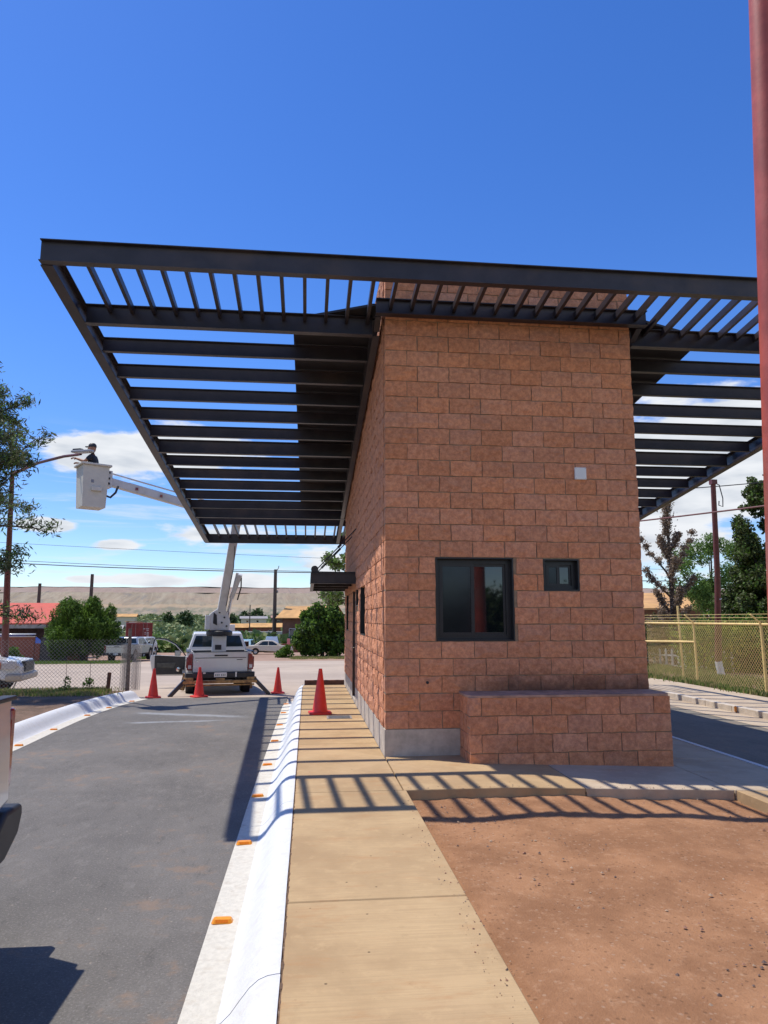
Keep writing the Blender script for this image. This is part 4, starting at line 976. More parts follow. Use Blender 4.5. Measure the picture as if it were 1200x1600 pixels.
def pickup(label, loc, rz, paint, group=None, opendoor=False, lift=0.0, lk=1.0):
    t = thing('pickup_truck', label, 'pickup truck', loc, rz, group)
    hw = .915; ra = 1.18; fa = 4.26; wr = .385; ar = .47; z_s = .47+lift
    bs = 1.62                                      # bed front wall
    # bed sides
    prof = [(0.05, z_s+.12), (ra-ar-.02, z_s)] + arcpts(ra, wr, ar, 165, 15) + [(bs, z_s), (bs, 1.14+lift), (.02, 1.155+lift)]
    bw = lower(prof, hw, -.0, 5.2, .05, .03, .8, inner=.80); nv = len(bw.v)//2
    for q in (0, 1):
        h_ = MB(); h_.v = bw.v[q*nv:(q+1)*nv]; h_.f = [tuple(i-q*nv for i in f) for f in bw.f[q*len(bw.f)//2:(q+1)*len(bw.f)//2]]; h_.m = [0]*len(h_.f)
        h_.build('bed_side', paint, t, smooth=True, bevel=.03, seg=3)
    bf = MB().box(-.80, .80, .07, bs, .66+lift, .72+lift).box(-.8, .8, bs-.05, bs, .72+lift, 1.13+lift); bf.build('bed_floor', M['blackpl'], t)
    rw = .925 if lk == 1 else .872
    MB().box(-rw, -.79, .04, bs, 1.14+lift, 1.165+lift).box(.79, rw, .04, bs, 1.14+lift, 1.165+lift).build('bed_rail', M['blackpl'], t, bevel=.008)
    # tailgate
    tg = MB(); tg.box(-.745, .745, -.012, .06, .60+lift, 1.145+lift); tgo = tg.build('tailgate', paint, t, smooth=True, bevel=.018, seg=3)
    MB().box(-.70, .70, -.020, -.008, .98+lift, .996+lift).box(-.74, .74, -.02, .065, 1.142+lift, 1.156+lift).build('tailgate_trim', M['blackpl'], tgo)
    MB().box(-.17, .19, -.030, -.008, 1.03+lift, 1.075+lift).build('tailgate_handle', M['blackpl'], tgo, bevel=.01)
    MB().obox((-.22, -.022, 1.045+lift), (-.36, -.022, 1.00+lift), .016, .02).box(-.17, .2, -.034, -.012, 1.075+lift, 1.09+lift).build('handle_trim', M['whitecar'], tgo)
    MB().box(.44, .60, -.019, -.010, .925+lift, .942+lift).build('badge', M['blackpl'], tgo)
    MB().box(-.68, -.55, -.019, -.010, .935+lift, .950+lift).box(-.68, -.58, -.019, -.010, .895+lift, .915+lift).build('badge', M['chrome'], tgo)
    for s in (-1, 1):
        lp = MB(); ys = .035
        pts = [(.755, .66), (.90, .66), (.912, .85), (.895, 1.0), (.85, 1.09), (.755, 1.10)]
        lp.prism([(s*min(a, .915*lk), c+lift) for a, c in pts], -.028 if lk == 1 else -.008, .055, 'y'); lo = lp.build('tail_light', M['red_lens'], t, smooth=True, bevel=.012)
        if lk == 1: MB().box(min(s*.785, s*.87), max(s*.785, s*.87), -.033, -.02, .70+lift, .80+lift).build('reversing_light', M['clear_lens'], lo, bevel=.006)
        if lk == 1: MB().box(min(s*.76, s*.905*lk), max(s*.76, s*.905*lk), -.036, -.02, .82+lift, .845+lift).build('light_divider', M['red_lens'], lo)
        if lk == 1: MB().box(min(s*.895, s*.922), max(s*.895, s*.922), -.01, .05, .72+lift, 1.02+lift).build('light_wrap', M['red_lens'], lo, bevel=.012)
    bp = MB(); qs = [(-.95, .0), (-.93, -.13), (-.62, -.17), (-.40, -.14), (.40, -.14), (.62, -.17), (.93, -.13), (.95, 0), (.93, .06), (-.93, .06)]
    if lk == 1: bp.prism(qs, .44+lift, .60+lift, 'z')
    else: bp.prism([(.36, .30), (.10, .34), (-.06, .44), (-.10, .54), (-.09, .60), (.12, .60), (.30, .46)], -.895, .895, 'x', fn=lambda v: (v[0], v[1], v[2]+lift-.05))
    bo = bp.build('rear_bumper', M['blackpl'], t, smooth=True, bevel=.025, seg=3)
    MB().box(-.17, .17, -.160, -.142, .475+lift, .60+lift).build('number_plate', M['white_plate'], bo, bevel=.004)
    pm = MB()
    for k, x in enumerate((-.13, -.085, -.04, .03, .075, .12)): pm.box(x-.014, x+.014, -.162, -.159, .505+lift, .56+lift)
    pm.build('plate_marks', mat('plate_grey', (.25, .28, .27), .6, 0, 1), bo)
    MB().box(.40, .44, -.15, -.13, .47+lift, .61+lift).box(-.47, -.40, -.15, -.13, .57+lift, .61+lift).build('bumper_trim', M['whitecar'], bo)
    # cab and bonnet
    prof = [(bs+.03, z_s), (fa-ar, z_s)] + arcpts(fa, wr, ar, 165, 15) + [(fa+ar+.10, z_s+.0), (5.22, z_s+.10), (5.30, .72+lift), (5.27, .90+lift), (5.10, 1.0+lift), (4.2, 1.10+lift), (3.72, 1.13+lift), (bs+.03, 1.14+lift)]
    body = lower(prof, hw, 0, 5.3, .13, .04, .75); body.build('body', paint, t, smooth=True, bevel=.05, seg=3)
    z0, z1 = 1.12+lift, 1.66+lift
    g0 = 1.66
    gp = [(g0, z0), (4.02, z0), (3.22, z1-.05), (2.95, z1), (2.1, z1+.01), (1.86, z1-.03)]
    wins = [[(3.62, z0+.04), (3.12, z1-.11), (2.72, z1-.09), (2.72, z0+.04)], [(2.64, z0+.04), (2.64, z1-.09), (2.08, z1-.10), (1.94, z0+.06)]]
    cb = greenhouse(t, gp, z0, z1, .875, .70, paint, 'cab', wins, ends={'windscreen': ((3.90, z0+.07), (3.24, z1-.09)), 'rear_window': ((1.71, z0+.10), (1.835, z1-.11))})
    MB().box(-.012, .012, 1.70, 1.80, z0+.08, z1-.08).build('window_bar', paint, cb)
    for s in (-1, 1):
        mr = MB().box(min(s*.93, s*1.10), max(s*.93, s*1.10), 3.50, 3.62, 1.14+lift, 1.34+lift).build('mirror', paint if not opendoor or s > 0 else M['blackpl'], t, smooth=True, bevel=.03, seg=3)
        MB().box(min(s*.945, s*1.085), max(s*.945, s*1.085), 3.49, 3.502, 1.16+lift, 1.32+lift).build('mirror_glass', M['glass'], mr)
        if not (opendoor and s < 0):
            MB().box(min(s*.905, s*.935), max(s*.905, s*.935), 2.78, 2.95, .96+lift, .99+lift).build('door_handle', M['chrome'], t)
        MB().prism([(4.62, .80+lift), (5.10, .82+lift), (5.16, .93+lift), (4.75, 1.0+lift)], s*.66, s*.87, 'x').build('headlight', M['clear_lens'], t, smooth=True, bevel=.02)
        for y, nm in ((ra, 1), (fa, 1)):
            wheel(t, s*.775, y, wr, .25, s)
            MB().lathe([(ar-.01, -.10), (ar-.01, .10)], (s*.80, y, wr), 'x', 24).build('wheel_arch', M['blackpl'], t)
        MB().box(min(s*.86, s*1.0), max(s*.86, s*1.0), 1.9, 3.6, .42+lift, .45+lift).build('side_step', M['blackpl'], t)
    MB().box(-.55, .55, 5.16, 5.285, .62+lift, .92+lift).build('grille', M['blackpl'], t, bevel=.02)
    MB().box(-.88, .88, 5.10, 5.31, .42+lift, .60+lift).build('front_bumper', paint, t, smooth=True, bevel=.05)
    ch = MB(); ch.box(-.55, -.45, .1, 5.0, .42, .52).box(.45, .55, .1, 5.0, .42, .52).tube([(-.75, ra, wr), (.75, ra, wr)], .05).tube([(-.75, fa, wr), (.75, fa, wr)], .04).lathe([(0, -.16), (.13, -.10), (.15, 0), (.13, .10), (0, .16)], (.10, ra, wr), 'x', 14)
    ch.build('chassis', M['blackpl'], t)
    return t
def carbody(name, label, cat, loc, rz, paint, L=4.75, hw=.87, top=1.42, waist=.92, hood=.86, trunk=.93, wb=(.98, 3.70), wr=.31, gh=None, wins=None, ends=None, group=None, suv=False, cap=None):
    t = thing(name, label, cat, loc, rz, group); ar = wr*1.2; ra, fa = wb; zs = .30 if not suv else .42
    prof = [(.06, zs+.12), (ra-ar, zs)]+arcpts(ra, wr, ar, 168, 12)+[(fa-ar-.02, zs-.02)]+arcpts(fa, wr, ar, 168, 12)+[(L-.12, zs), (L, zs+.15), (L-.02, hood-.22), (L-.18, hood-.08), (L-1.15, hood+.04), (L-1.3, waist), (1.0, waist+.02), (.85, trunk), (.10, trunk-.03), (0, trunk-.2)]
    lower(prof, hw, 0, L, .16, .05, .62).build('body', paint, t, smooth=True, bevel=.05, seg=3)
    c = greenhouse(t, gh, waist-.02, top, hw*.93, hw*.70, paint, 'roof', wins, ends=ends)
    for s in (-1, 1):
        for y in (ra, fa):
            wheel(t, s*(hw-.12), y, wr, .2, s, cap=cap); MB().lathe([(ar-.01, -.09), (ar-.01, .09)], (s*(hw-.105), y, wr), 'x', 22).build('wheel_arch', M['blackpl'], t)
        MB().box(min(s*(hw-.36), s*(hw-.09)), max(s*(hw-.36), s*(hw-.09)), -.012, .06, trunk-.26, trunk-.10).build('tail_light', M['red_lens'], t, bevel=.01)
        hl = MB().prism([(L-.42, hood-.22), (L-.06, hood-.24), (L-.12, hood-.09), (L-.38, hood-.06)], s*(hw-.40), s*(hw-.055), 'x').build('headlight', M['clear_lens'], t, smooth=True, bevel=.015)
        MB().box(min(s*(hw+.01), s*(hw+.15)), max(s*(hw+.01), s*(hw+.15)), L-1.60, L-1.50, waist+.02, waist+.13).build('mirror', paint, t, bevel=.02)
    MB().box(-hw*.5, hw*.5, L-.06, L+.003, hood-.26, hood-.12).build('grille', M['blackpl'], t, bevel=.01)
    MB().box(-hw*.9, hw*.9, L-.14, L+.035, zs+.04, zs+.20).box(-hw*.9, hw*.9, -.035, .12, zs+.04, zs+.20).build('bumper', paint, t, smooth=True, bevel=.03)
    MB().box(-hw*.8, hw*.8, .2, L-.3, zs-.05, zs+.1).build('underbody', M['blackpl'], t)
    return t
sedan = lambda label, loc, rz, paint, **k: carbody('sedan_car', label, 'car', loc, rz, paint,
    gh=[(.72, .90), (3.62, .90), (2.75, 1.38), (2.45, 1.42), (1.75, 1.42), (1.45, 1.38)],
    wins=[[(3.30, .95), (2.66, 1.33), (2.30, 1.345), (2.30, .95)], [(2.22, .95), (2.22, 1.345), (1.72, 1.335), (1.22, .97)]],
    ends={'windscreen': ((3.52, .94), (2.80, 1.34)), 'rear_window': ((.82, .94), (1.42, 1.35))}, **k)
# cream saloon across the street, nose to the right
sedan('cream four door saloon parked across the street, right of the bucket truck', (-7.15, 66.2, gz(66)+.0), -math.pi/2+.02, M['cream'])
hatch = lambda label, loc, rz, paint, nm='hatchback_car', cat='car', **k: carbody(nm, label, cat, loc, rz, paint,
    gh=[(.12, .92), (3.55, .92), (2.80, 1.48), (2.4, 1.55), (.75, 1.56), (.35, 1.48)], top=1.56, trunk=.94,
    wins=[[(3.20, .98), (2.66, 1.44), (2.25, 1.48), (2.25, .98)], [(2.17, .98), (2.17, 1.48), (1.35, 1.49), (1.35, .98)], [(1.27, .98), (1.27, 1.48), (.72, 1.46), (.60, .98)]],
    ends={'windscreen': ((3.44, .97), (2.84, 1.43)), 'rear_window': ((.13, .99), (.34, 1.44))}, L=4.3, wb=(.75, 3.4), **k)
hatch('pale blue car parked beyond the bucket truck tailgate corner', (-8.2, 83.5, gz(82)), math.pi-.1, mat('pale_blue_paint', (.22, .36, .40), .3, .03, 3, coat=.5))
v = hatch('dark blue van parked behind the cream saloon', (-5.35, 82.0, gz(81)), math.pi+.05, mat('dark_blue_paint', (.20, .24, .30), .3, .03, 3, coat=.5), 'parked_van', 'van'); v.scale = (1.08, 1.08, 1.22)
# distant pickup and the white SUV beyond it
pickup('silver pickup seen from behind, parked by the juniper bush', (-14.15, 43.2, gz(43.2)), -.13, M['silver'])
v = hatch('white SUV facing us beside the red container', (-15.0, 57.4, gz(55)), math.pi-.15, M['whitecar'], 'suv_car', 'SUV', suv=True, wr=.36); v.scale = (1.02, 1.0, 1.12)
# white SUV at the left edge behind the wire fence, nose to the right
sv = carbody('suv_car', 'white off road vehicle nose poking in behind the left lamp post', 'SUV', (-14.25, 14.4, gz(15)-.12), -math.pi/2+.10, M['whitecar'], L=4.8, hw=.93, waist=1.12, hood=1.12, trunk=1.14, wb=(1.0, 3.80), wr=.39, suv=True,
    gh=[(.1, 1.1), (3.5, 1.1), (2.9, 1.74), (2.6, 1.80), (.6, 1.80), (.3, 1.74)], top=1.80,
    wins=[[(3.1, 1.17), (2.75, 1.66), (2.3, 1.69), (2.3, 1.17)], [(2.2, 1.17), (2.2, 1.69), (1.2, 1.69), (1.2, 1.17)]], ends={'windscreen': ((3.4, 1.15), (2.92, 1.68))})
for s in (-1, 1):
    MB().box(min(s*.80, s*.93), max(s*.80, s*.93), 4.02, 4.24, .80, 1.0).build('indicator', M['amber'], sv, bevel=.02)
    MB().box(min(s*.70, s*.885), max(s*.70, s*.885), 4.27, 4.66, .80, 1.0).build('headlamp_lens', M['clear_lens'], sv, bevel=.02)
MB().box(-.45, .45, 4.70, 4.84, .70, 1.02).build('front_grille', M['blackpl'], sv, bevel=.02)
MB().box(-.92, .92, 4.4, 4.86, .44, .66).build('front_bumper', mat('beige_bumper', (.42, .36, .28), .5, .1, 8), sv, smooth=True, bevel=.06)
# blue and white roofed vehicle behind the red wall
v = hatch('blue vehicle with white roof showing over the red garden wall', (-24.2, 47.6, gz(47)), -math.pi/2, mat('blue_paint', (.03, .08, .32), .3, .05, 3), 'parked_van', 'van'); v.scale = (1, 1, 1.2)
MB().box(-.62, .62, .5, 2.8, 1.56, 1.66).build('white_roof', M['whitecar'], v, smooth=True, bevel=.05)
# nearest pickup: its tail just enters at the left edge, front towards and past the camera
pickup('silver pickup whose tail corner enters at the lower left edge', (-3.42, -3.95, -.2), math.pi-.015, M['silver'], lift=.17, lk=.93)
# white box truck far behind the boom
bt = thing('box_truck', 'small white box truck roof just behind the boom base', 'truck', (-9.9, 72, gz(72)), .1)
MB().box(-.95, .95, 0, 3.4, .9, 3.15).build('cargo_box', M['whitecar'], bt, bevel=.04)
MB().prism([(3.45, .5), (5.2, .5), (5.25, 1.2), (4.9, 1.35), (4.5, 2.1), (3.45, 2.15)], -.9, .9, 'x').build('cab', M['whitecar'], bt, bevel=.05)
for y in (.9, 4.4):
    for s in (-1, 1): wheel(bt, s*.8, y, .42, .24, s)
# ------------------------------------------------------------------ bucket truck
LB = (-3.30, 11.95, gz(12.2)-.03); TH = R_(10.0)
T = pickup('white utility pickup carrying a raised boom lift, driver door wide open', LB, TH, M['whitecar'], opendoor=True, lift=.05)
T.name = 'bucket_truck'; T['category'] = 'bucket truck'
# open driver door (left), swung out square to the body
hd = MB(); th = .07; y_h = 3.66
def dmap(u, z, d): return (-.90-u, y_h-.02*u+d, z-.20)       # u outwards, d thickness
def dpanel(poly, d0, d1):
    b = MB(); n = len(poly); b.v = [dmap(u, z, d0) for u, z in poly]+[dmap(u, z, d1) for u, z in poly]
    b.f = [tuple(range(n)), tuple(range(n, 2*n))[::-1]]+[(i, (i+1) % n, n+(i+1) % n, n+i) for i in range(n)]; b.m = [0]*len(b.f); return b
dlow = [(0, .50), (.98, .50), (1.06, .80), (1.10, 1.05), (1.07, 1.17), (0, 1.11)]
door = dpanel(dlow, 0, th).build('door', M['whitecar'], T, smooth=True, bevel=.02)
dpanel([(.04, .55), (.95, .55), (.96, 1.16), (.0, 1.10)], -.03, 0).build('door_card', mat('door_trim', (.035, .034, .033), .7, .2, 7), door, bevel=.012)
dpanel([(.36, .74), (.88, .78), (.88, .92), (.30, .92)], -.045, -.03).build('arm_rest', mat('door_fabric', (.085, .085, .075), .8, .2, 12), door, bevel=.01)
MB().lathe([(.0, -.055), (.07, -.05), (.08, -.03)], dmap(.22, .70, 0), 'y', 14).build('speaker', M['chrome'], door)
fr = [(0.0, 1.12), (.10, 1.26), (.34, 1.52), (.62, 1.66), (.88, 1.70), (.97, 1.68), (1.01, 1.55), (1.06, 1.15)]
MB().tube([dmap(u, z, .03) for u, z in fr], .022, 6).build('window_frame', M['blackpl'], door, smooth=True)
fr2 = [(u*.97+.012, z-.035) for u, z in fr]
MB().tube([dmap(u, z, .015) for u, z in fr2[1:]], .012, 6).build('frame_trim', M['whitecar'], door, smooth=True)
mm = MB().box(-1.25, -1.06, y_h+.08, y_h+.17, .92, 1.09).build('door_mirror', M['blackpl'], door, bevel=.03)
MB().box(-1.235, -1.075, y_h+.072, y_h+.082, .935, 1.075).build('mirror_glass', mat('mirror_glass', (.7, .75, .8), .03, 0, 1, metal=1.), mm)
for o in list(T.children):
    if o.name.startswith('mirror') and abs(o.data.vertices[0].co.x+1) < .2:
        for c in list(o.children): bpy.data.objects.remove(c)
        bpy.data.objects.remove(o)
# lift frame, stabiliser legs, pedestal
fb_ = MB(); fb_.box(-1.0, 1.0, -.22, -.10, .36, .44).box(-.93, .93, -.16, -.06, .29, .33).box(-.98, -.72, -.20, -.06, .42, .52).box(.72, .98, -.20, -.06, .42, .52).box(-.12, .12, -.2, -.1, .40, .50)
fb_.build('outrigger_frame', M['rust'], T, bevel=.008)
for s in (-1, 1):
    lg = MB().obox((s*.93, -.16, .46), (s*1.34, -.25, .03), .09, .10).build('stabiliser_leg', M['steel'], T)
    MB().box(s*1.34-.10, s*1.34+.10, -.34, -.16, .0, .03).build('foot_pad', M['rust'], lg)
    MB().obox((s*.90, 1.65, .5), (s*1.0, 1.7, .03), .10, .12).build('stabiliser_leg', M['rust'], T)
pd = MB(); pd.box(-.20, .20, .95, 1.35, .72, 1.62); pd.build('pedestal', M['boomw'], T, bevel=.02)
MB().box(-.12, .06, .93, .96, 1.22, 1.36).build('pedestal_panel', M['blackpl'], T)
MB().lathe([(.36, 1.62), (.38, 1.66), (.38, 1.74), (.30, 1.78), (0, 1.78)], (-.0, 1.15, 0), 'z', 22).build('slewing_ring', M['blackpl'], T)
def boomchild(b, name, m, parent=None, **k):
    """pieces given in world space, parented to the truck"""
    o = b.build(name, m, parent or T, **k); return o
MW = Matrix.Translation(Vector(LB)) @ Matrix.Rotation(TH, 4, 'Z'); MWi = MW.inverted()
loc_ = lambda p: MWi @ Vector(p)
base = Vector(loc_((0, 0, 0))); B0 = Vector((-.02, 1.12, 1.85))
Bw = MW @ B0; E0 = Vector((-2.98, 12.05, 4.42)); Bk = Vector((-6.02, 9.92, 5.03))
EL = loc_(E0); BL = loc_(Bk)
tr_ = MB(); tr_.prism([(-.28, 1.78), (.26, 1.78), (.30, 2.0), (.22, 2.30), (-.02, 2.45), (-.30, 2.25)], .98, 1.02, 'y').prism([(-.28, 1.78), (.26, 1.78), (.30, 2.0), (.22, 2.30), (-.02, 2.45), (-.30, 2.25)], 1.24, 1.28, 'y').box(-.42, -.28, .95, 1.3, 1.80, 2.22)
to = tr_.build('turret', M['boomw'], T, bevel=.01)
MB().prism([(-.20, 1.98), (-.08, 1.92), (-.10, 2.22), (-.19, 2.30)], .965, .98, 'y').build('turret_slot', M['blackpl'], to)
bolts = MB()
for x, z in ((.05, 2.0), (.12, 2.15), (.19, 1.9), (-.02, 2.3), (.05, 2.5), (.0, 2.75)): bolts.lathe([(0, -.03), (.028, -.03), (.028, 0)], (x, .98, z), 'y', 8)
bolts.build('bolt', M['blackpl'], to)
sb_ = Vector((.02, 1.13, 2.2))
lb_o = MB().obox(sb_, EL, .24, .26, (0, -1, 0)).build('lower_boom', M['boomw'], T, bevel=.02)
dirv_ = (EL-sb_).normalized()
MB().obox(sb_+dirv_*.05+Vector((.19, 0, 0)), sb_+dirv_*1.35+Vector((.27, 0, -.0)), .07, .08, (0, -1, 0)).build('lift_cylinder', M['boomw'], lb_o)
MB().tube([sb_+dirv_*-.1+Vector((.22, 0, -.1)), sb_+dirv_*.6+Vector((.24, -.04, 0))], .03, 8).build('piston', M['chrome'], lb_o)
MB().obox(sb_+dirv_*.55+Vector((.22, -.03, 0)), sb_+dirv_*1.3+Vector((.36, -.03, 0)), .13, .16, (0, -1, 0)).build('bracket_plate', M['boomw'], lb_o, bevel=.02)
MB().tube([sb_+dirv_*.5+Vector((.40, -.12, 0)), sb_+dirv_*.9+Vector((.44, -.12, 0)), sb_+dirv_*1.2+Vector((.40, -.1, 0))], .022, 6).build('hose', M['cable'], lb_o)
MB().tube([sb_+dirv_*.3+Vector((.1, -.15, 0)), sb_+dirv_*1.5+Vector((.13, -.15, 0)), sb_+dirv_*2.15+Vector((.06, -.15, 0))], .010, 5).build('wire_run', M['cable'], lb_o)
ub = MB().obox(EL, BL, .19, .21, (0, 0, 1)).build('upper_boom', M['boomw'], T, bevel=.02)
du = (BL-EL).normalized()
MB().obox(EL+Vector((0, 0, .26)), BL+Vector((0, 0, .23)), .035, .035).build('levelling_rod', M['boomw'], ub)
MB().obox(EL+du*.6+Vector((0, 0, .115)), BL-du*.5+Vector((0, 0, .108)), .11, .02).build('boom_trim', mat('boom_grey', (.40, .40, .42), .5, .1, 5), ub)
for f in (.30, .62, .8):
    q = EL.lerp(BL, f); MB().box(q.x-.035, q.x+.035, q.y-.14, q.y-.10, q.z-.03, q.z+.04).build('red_mark', M['red_lens'], ub)
kn = MB().lathe([(0, -.16), (.22, -.16), (.22, .16), (0, .16)], tuple(EL), 'y', 18).build('elbow_joint', M['boomw'], T)
# bucket, turned a third of a quarter
BK = Vector((-6.32, 9.55, 4.28)); BA = R_(32); bm_ = Matrix.Translation(BK) @ Matrix.Rotation(BA, 4, 'Z')
def bw_(v): return loc_(bm_ @ Vector(v))
def worldbox(b, x0, x1, y0, y1, z0, z1, tx=1.0, ty=1.0):
    """tapered box: top scaled by tx, ty"""
    vs = [(x0,y0,z0),(x1,y0,z0),(x1,y1,z0),(x0,y1,z0),(x0*tx,y0*ty,z1),(x1*tx,y0*ty,z1),(x1*tx,y1*ty,z1),(x0*tx,y1*ty,z1)]
    return b.add([tuple(bw_(v)) for v in vs], [(0,3,2,1),(4,5,6,7),(0,1,5,4),(1,2,6,5),(2,3,7,6),(3,0,4,7)])
bk = MB(); s0, s1, hh_ = .275, .315, 1.06
vs = [(-s0,-s0,0),(s0,-s0,0),(s0,s0,0),(-s0,s0,0),(-s1,-s1,hh_),(s1,-s1,hh_),(s1,s1,hh_),(-s1,s1,hh_)]
i0, i1 = s0-.02, s1-.02
vi = [(-i0,-i0,.03),(i0,-i0,.03),(i0,i0,.03),(-i0,i0,.03),(-i1,-i1,hh_),(i1,-i1,hh_),(i1,i1,hh_),(-i1,i1,hh_)]
bk.add([tuple(bw_(v)) for v in vs+vi], [(0,3,2,1),(0,1,5,4),(1,2,6,5),(2,3,7,6),(3,0,4,7),(8,9,10,11),(8,12,13,9),(9,13,14,10),(10,14,15,11),(11,15,12,8),(4,5,13,12),(5,6,14,13),(6,7,15,14),(7,4,12,15)])
bo = bk.build('bucket', M['bucket'], T)
rm = MB(); q = s1+.028
for a, c in (((-q, -q), (q, -q)), ((q, -q), (q, q)), ((q, q), (-q, q)), ((-q, q), (-q, -q))): rm.obox(bw_((a[0], a[1], hh_)), bw_((c[0], c[1], hh_)), .055, .05)
rm.build('bucket_rim', M['bucket'], bo, bevel=.012)
sp_ = MB(); worldbox(sp_, -.10, .14, -.36, -.285, .40, .50); sp_.build('step_pocket', M['bucket'], bo, bevel=.008)
lb2 = MB(); worldbox(lb2, -.11, -.04, -.303, -.297, .60, .68); lb2.build('safety_label', mat('label_grey', (.25, .26, .30), .6, .1, 20), bo)
mt = MB(); worldbox(mt, .30, .44, -.16, .12, .55, .98); mt.build('mount_plate', M['boomw'], bo, bevel=.01)
mt = MB()
for z, y in ((.62, -.17), (.75, -.17), (.9, -.17)): worldbox(mt, .33, .38, y-.012, y, z, z+.05)
mt.build('mount_bolts', M['blackpl'], bo)
MB().obox(bw_((.40, -.02, .78)), BL, .16, .26).build('bucket_yoke', M['boomw'], bo, bevel=.01)
MB().tube([bw_((.30, -.12, .34)), bw_((.42, -.14, .30)), bw_((.55, -.12, .44)), bw_((.62, -.05, .62))], .028, 8).build('hose', M['cable'], bo, smooth=True)
# ------------------------------------------------------------------ worker in the bucket
def skin(name, joints, edges, mats_, parent, root, sub=2):
    me = bpy.data.meshes.new(name); me.from_pydata([j[:3] for j in joints], edges, []); me.materials.append(mats_)
    o = ob(name, me, parent); sk = o.modifiers.new('skin', 'SKIN'); sv_ = me.skin_vertices[0].data
    for i, j in enumerate(joints):
        rr = j[3]; sv_[i].radius = (rr, rr) if not isinstance(rr, tuple) else rr
        sv_[i].use_root = (i == root)
    o.modifiers.new('sub', 'SUBSURF').levels = sub; o.modifiers['sub'].render_levels = sub
    sk.use_smooth_shade = True
    return o
skinm = mat('skin', (.36, .17, .10), .6, .08, 20); shirt = mat('dark_shirt', (.016, .018, .028), .85, .2, 14); jeans = mat('work_trousers', (.05, .06, .10), .9, .2, 20)
Wk = thing('person', 'worker in dark t-shirt and dark cap standing in the raised bucket, reaching to the lamp', 'person', (-6.30, 9.53, 4.37), R_(90))   # local +y faces the lamp (world -x)
J = [(0, 0, .80, .10), (0, .01, .98, .115), (0, .03, 1.14, .13), (0, .04, 1.24, .075), (0, .05, 1.32, .048),
     (-.17, .03, 1.19, .055), (-.20, .17, 1.05, .043), (-.12, .36, 1.13, .030), (-.09, .42, 1.15, .026),
     (.17, .03, 1.19, .055), (.22, .16, 1.02, .043), (.16, .36, 1.06, .030), (.14, .42, 1.08, .026),
     (-.09, 0, .74, .085), (-.10, .10, .42, .062), (-.10, .02, .06, .045), (.09, 0, .74, .085), (.10, .10, .42, .062), (.10, .02, .06, .045), (-.10, .14, .035, .04), (.10, .14, .035, .04)]
E_ = [(0,1),(1,2),(2,3),(3,4),(2,5),(5,6),(6,7),(7,8),(2,9),(9,10),(10,11),(11,12),(0,13),(13,14),(14,15),(15,19),(0,16),(16,17),(17,18),(18,20)]
skin('body', J, E_, skinm, Wk, 0)
JS = [(0, 0, .80, .118), (0, .01, .98, .132), (0, .03, 1.14, .148), (0, .04, 1.22, .09), (-.17, .03, 1.19, .07), (-.195, .12, 1.09, .060), (.17, .03, 1.19, .07), (.21, .11, 1.07, .060)]
skin('t_shirt', JS, [(0,1),(1,2),(2,3),(2,4),(4,5),(2,6),(6,7)], shirt, Wk, 0)
JT = [(0, 0, .80, .12), (-.09, 0, .72, .10), (-.10, .10, .42, .078), (-.10, .02, .10, .062), (.09, 0, .72, .10), (.10, .10, .42, .078), (.10, .02, .10, .062)]
skin('trousers', JT, [(0,1),(1,2),(2,3),(0,4),(4,5),(5,6)], jeans, Wk, 0)
hd_ = MB(); hp = [(0, -.115), (.045, -.108), (.066, -.07), (.076, -.02), (.080, .03), (.074, .075), (.05, .108), (0, .12)]
hd_.lathe(hp, (0, .065, 1.43), 'z', 20)
head = hd_.build('head', skinm, Wk, smooth=True); 
for v_ in head.data.vertices: v_.co.y = .065+(v_.co.y-.065)*1.22
fc = MB(); fc.add([(0, .185, 1.415), (-.014, .155, 1.40), (.014, .155, 1.40), (0, .150, 1.455)], [(0,1,2), (0,3,1), (0,2,3), (1,3,2)])
fc.lathe([(0, -.012), (.02, -.01), (.025, 0)], (-.078, .06, 1.42), 'x', 8).lathe([(.025, 0), (.02, .01), (0, .012)], (.078, .06, 1.42), 'x', 8); fc.build('nose_and_ears', skinm, head, smooth=True)
ey = MB()
for s in (-1, 1): ey.lathe([(0, 0), (.011, .004), (0, .010)], (s*.030, .146, 1.442), 'y', 8)
ey.box(-.024, .024, .145, .152, 1.368, 1.374); ey.build('eyes_and_mouth', M['blackpl'], head)
cp_ = MB(); cp_.lathe([(.084, 1.455), (.088, 1.48), (.080, 1.525), (.05, 1.56), (0, 1.57)], (0, .06, 0), 'z', 20); cp_.prism([(-.065, .14), (.065, .14), (.05, .22), (0, .24), (-.05, .22)], 1.462, 1.474, 'z')
cap = cp_.build('cap', M['blackpl'], Wk, smooth=True)
for v_ in cap.data.vertices:
    if v_.co.z > 1.48 or abs(v_.co.y) < .15: v_.co.y = .06+(v_.co.y-.06)*1.15
for s in (-1, 1):                                         # hands: palm, four fingers, thumb
    px_, py_, pz_ = (-.09, .405, 1.148) if s < 0 else (.14, .405, 1.076)
    Jh = [(px_, py_, pz_, .024), (px_, py_+.05, pz_+.01, .026)]; Eh = [(0, 1)]
    for k, ln in enumerate((.050, .058, .054, .042)):
        ox = (k-1.5)*.019; i = len(Jh)
        Jh += [(px_+ox, py_+.075, pz_+.012, .0095), (px_+ox, py_+.075+ln*.6, pz_+.002, .0085), (px_+ox*.9, py_+.08+ln*.8, pz_-.025, .0075)]; Eh += [(1, i), (i, i+1), (i+1, i+2)]
    i = len(Jh); Jh += [(px_-s*.034, py_+.03, pz_-.008, .010), (px_-s*.040, py_+.07, pz_-.028, .0085)]; Eh += [(0, i), (i, i+1)]
    skin('hand', Jh, Eh, skinm, Wk, 0, 1)

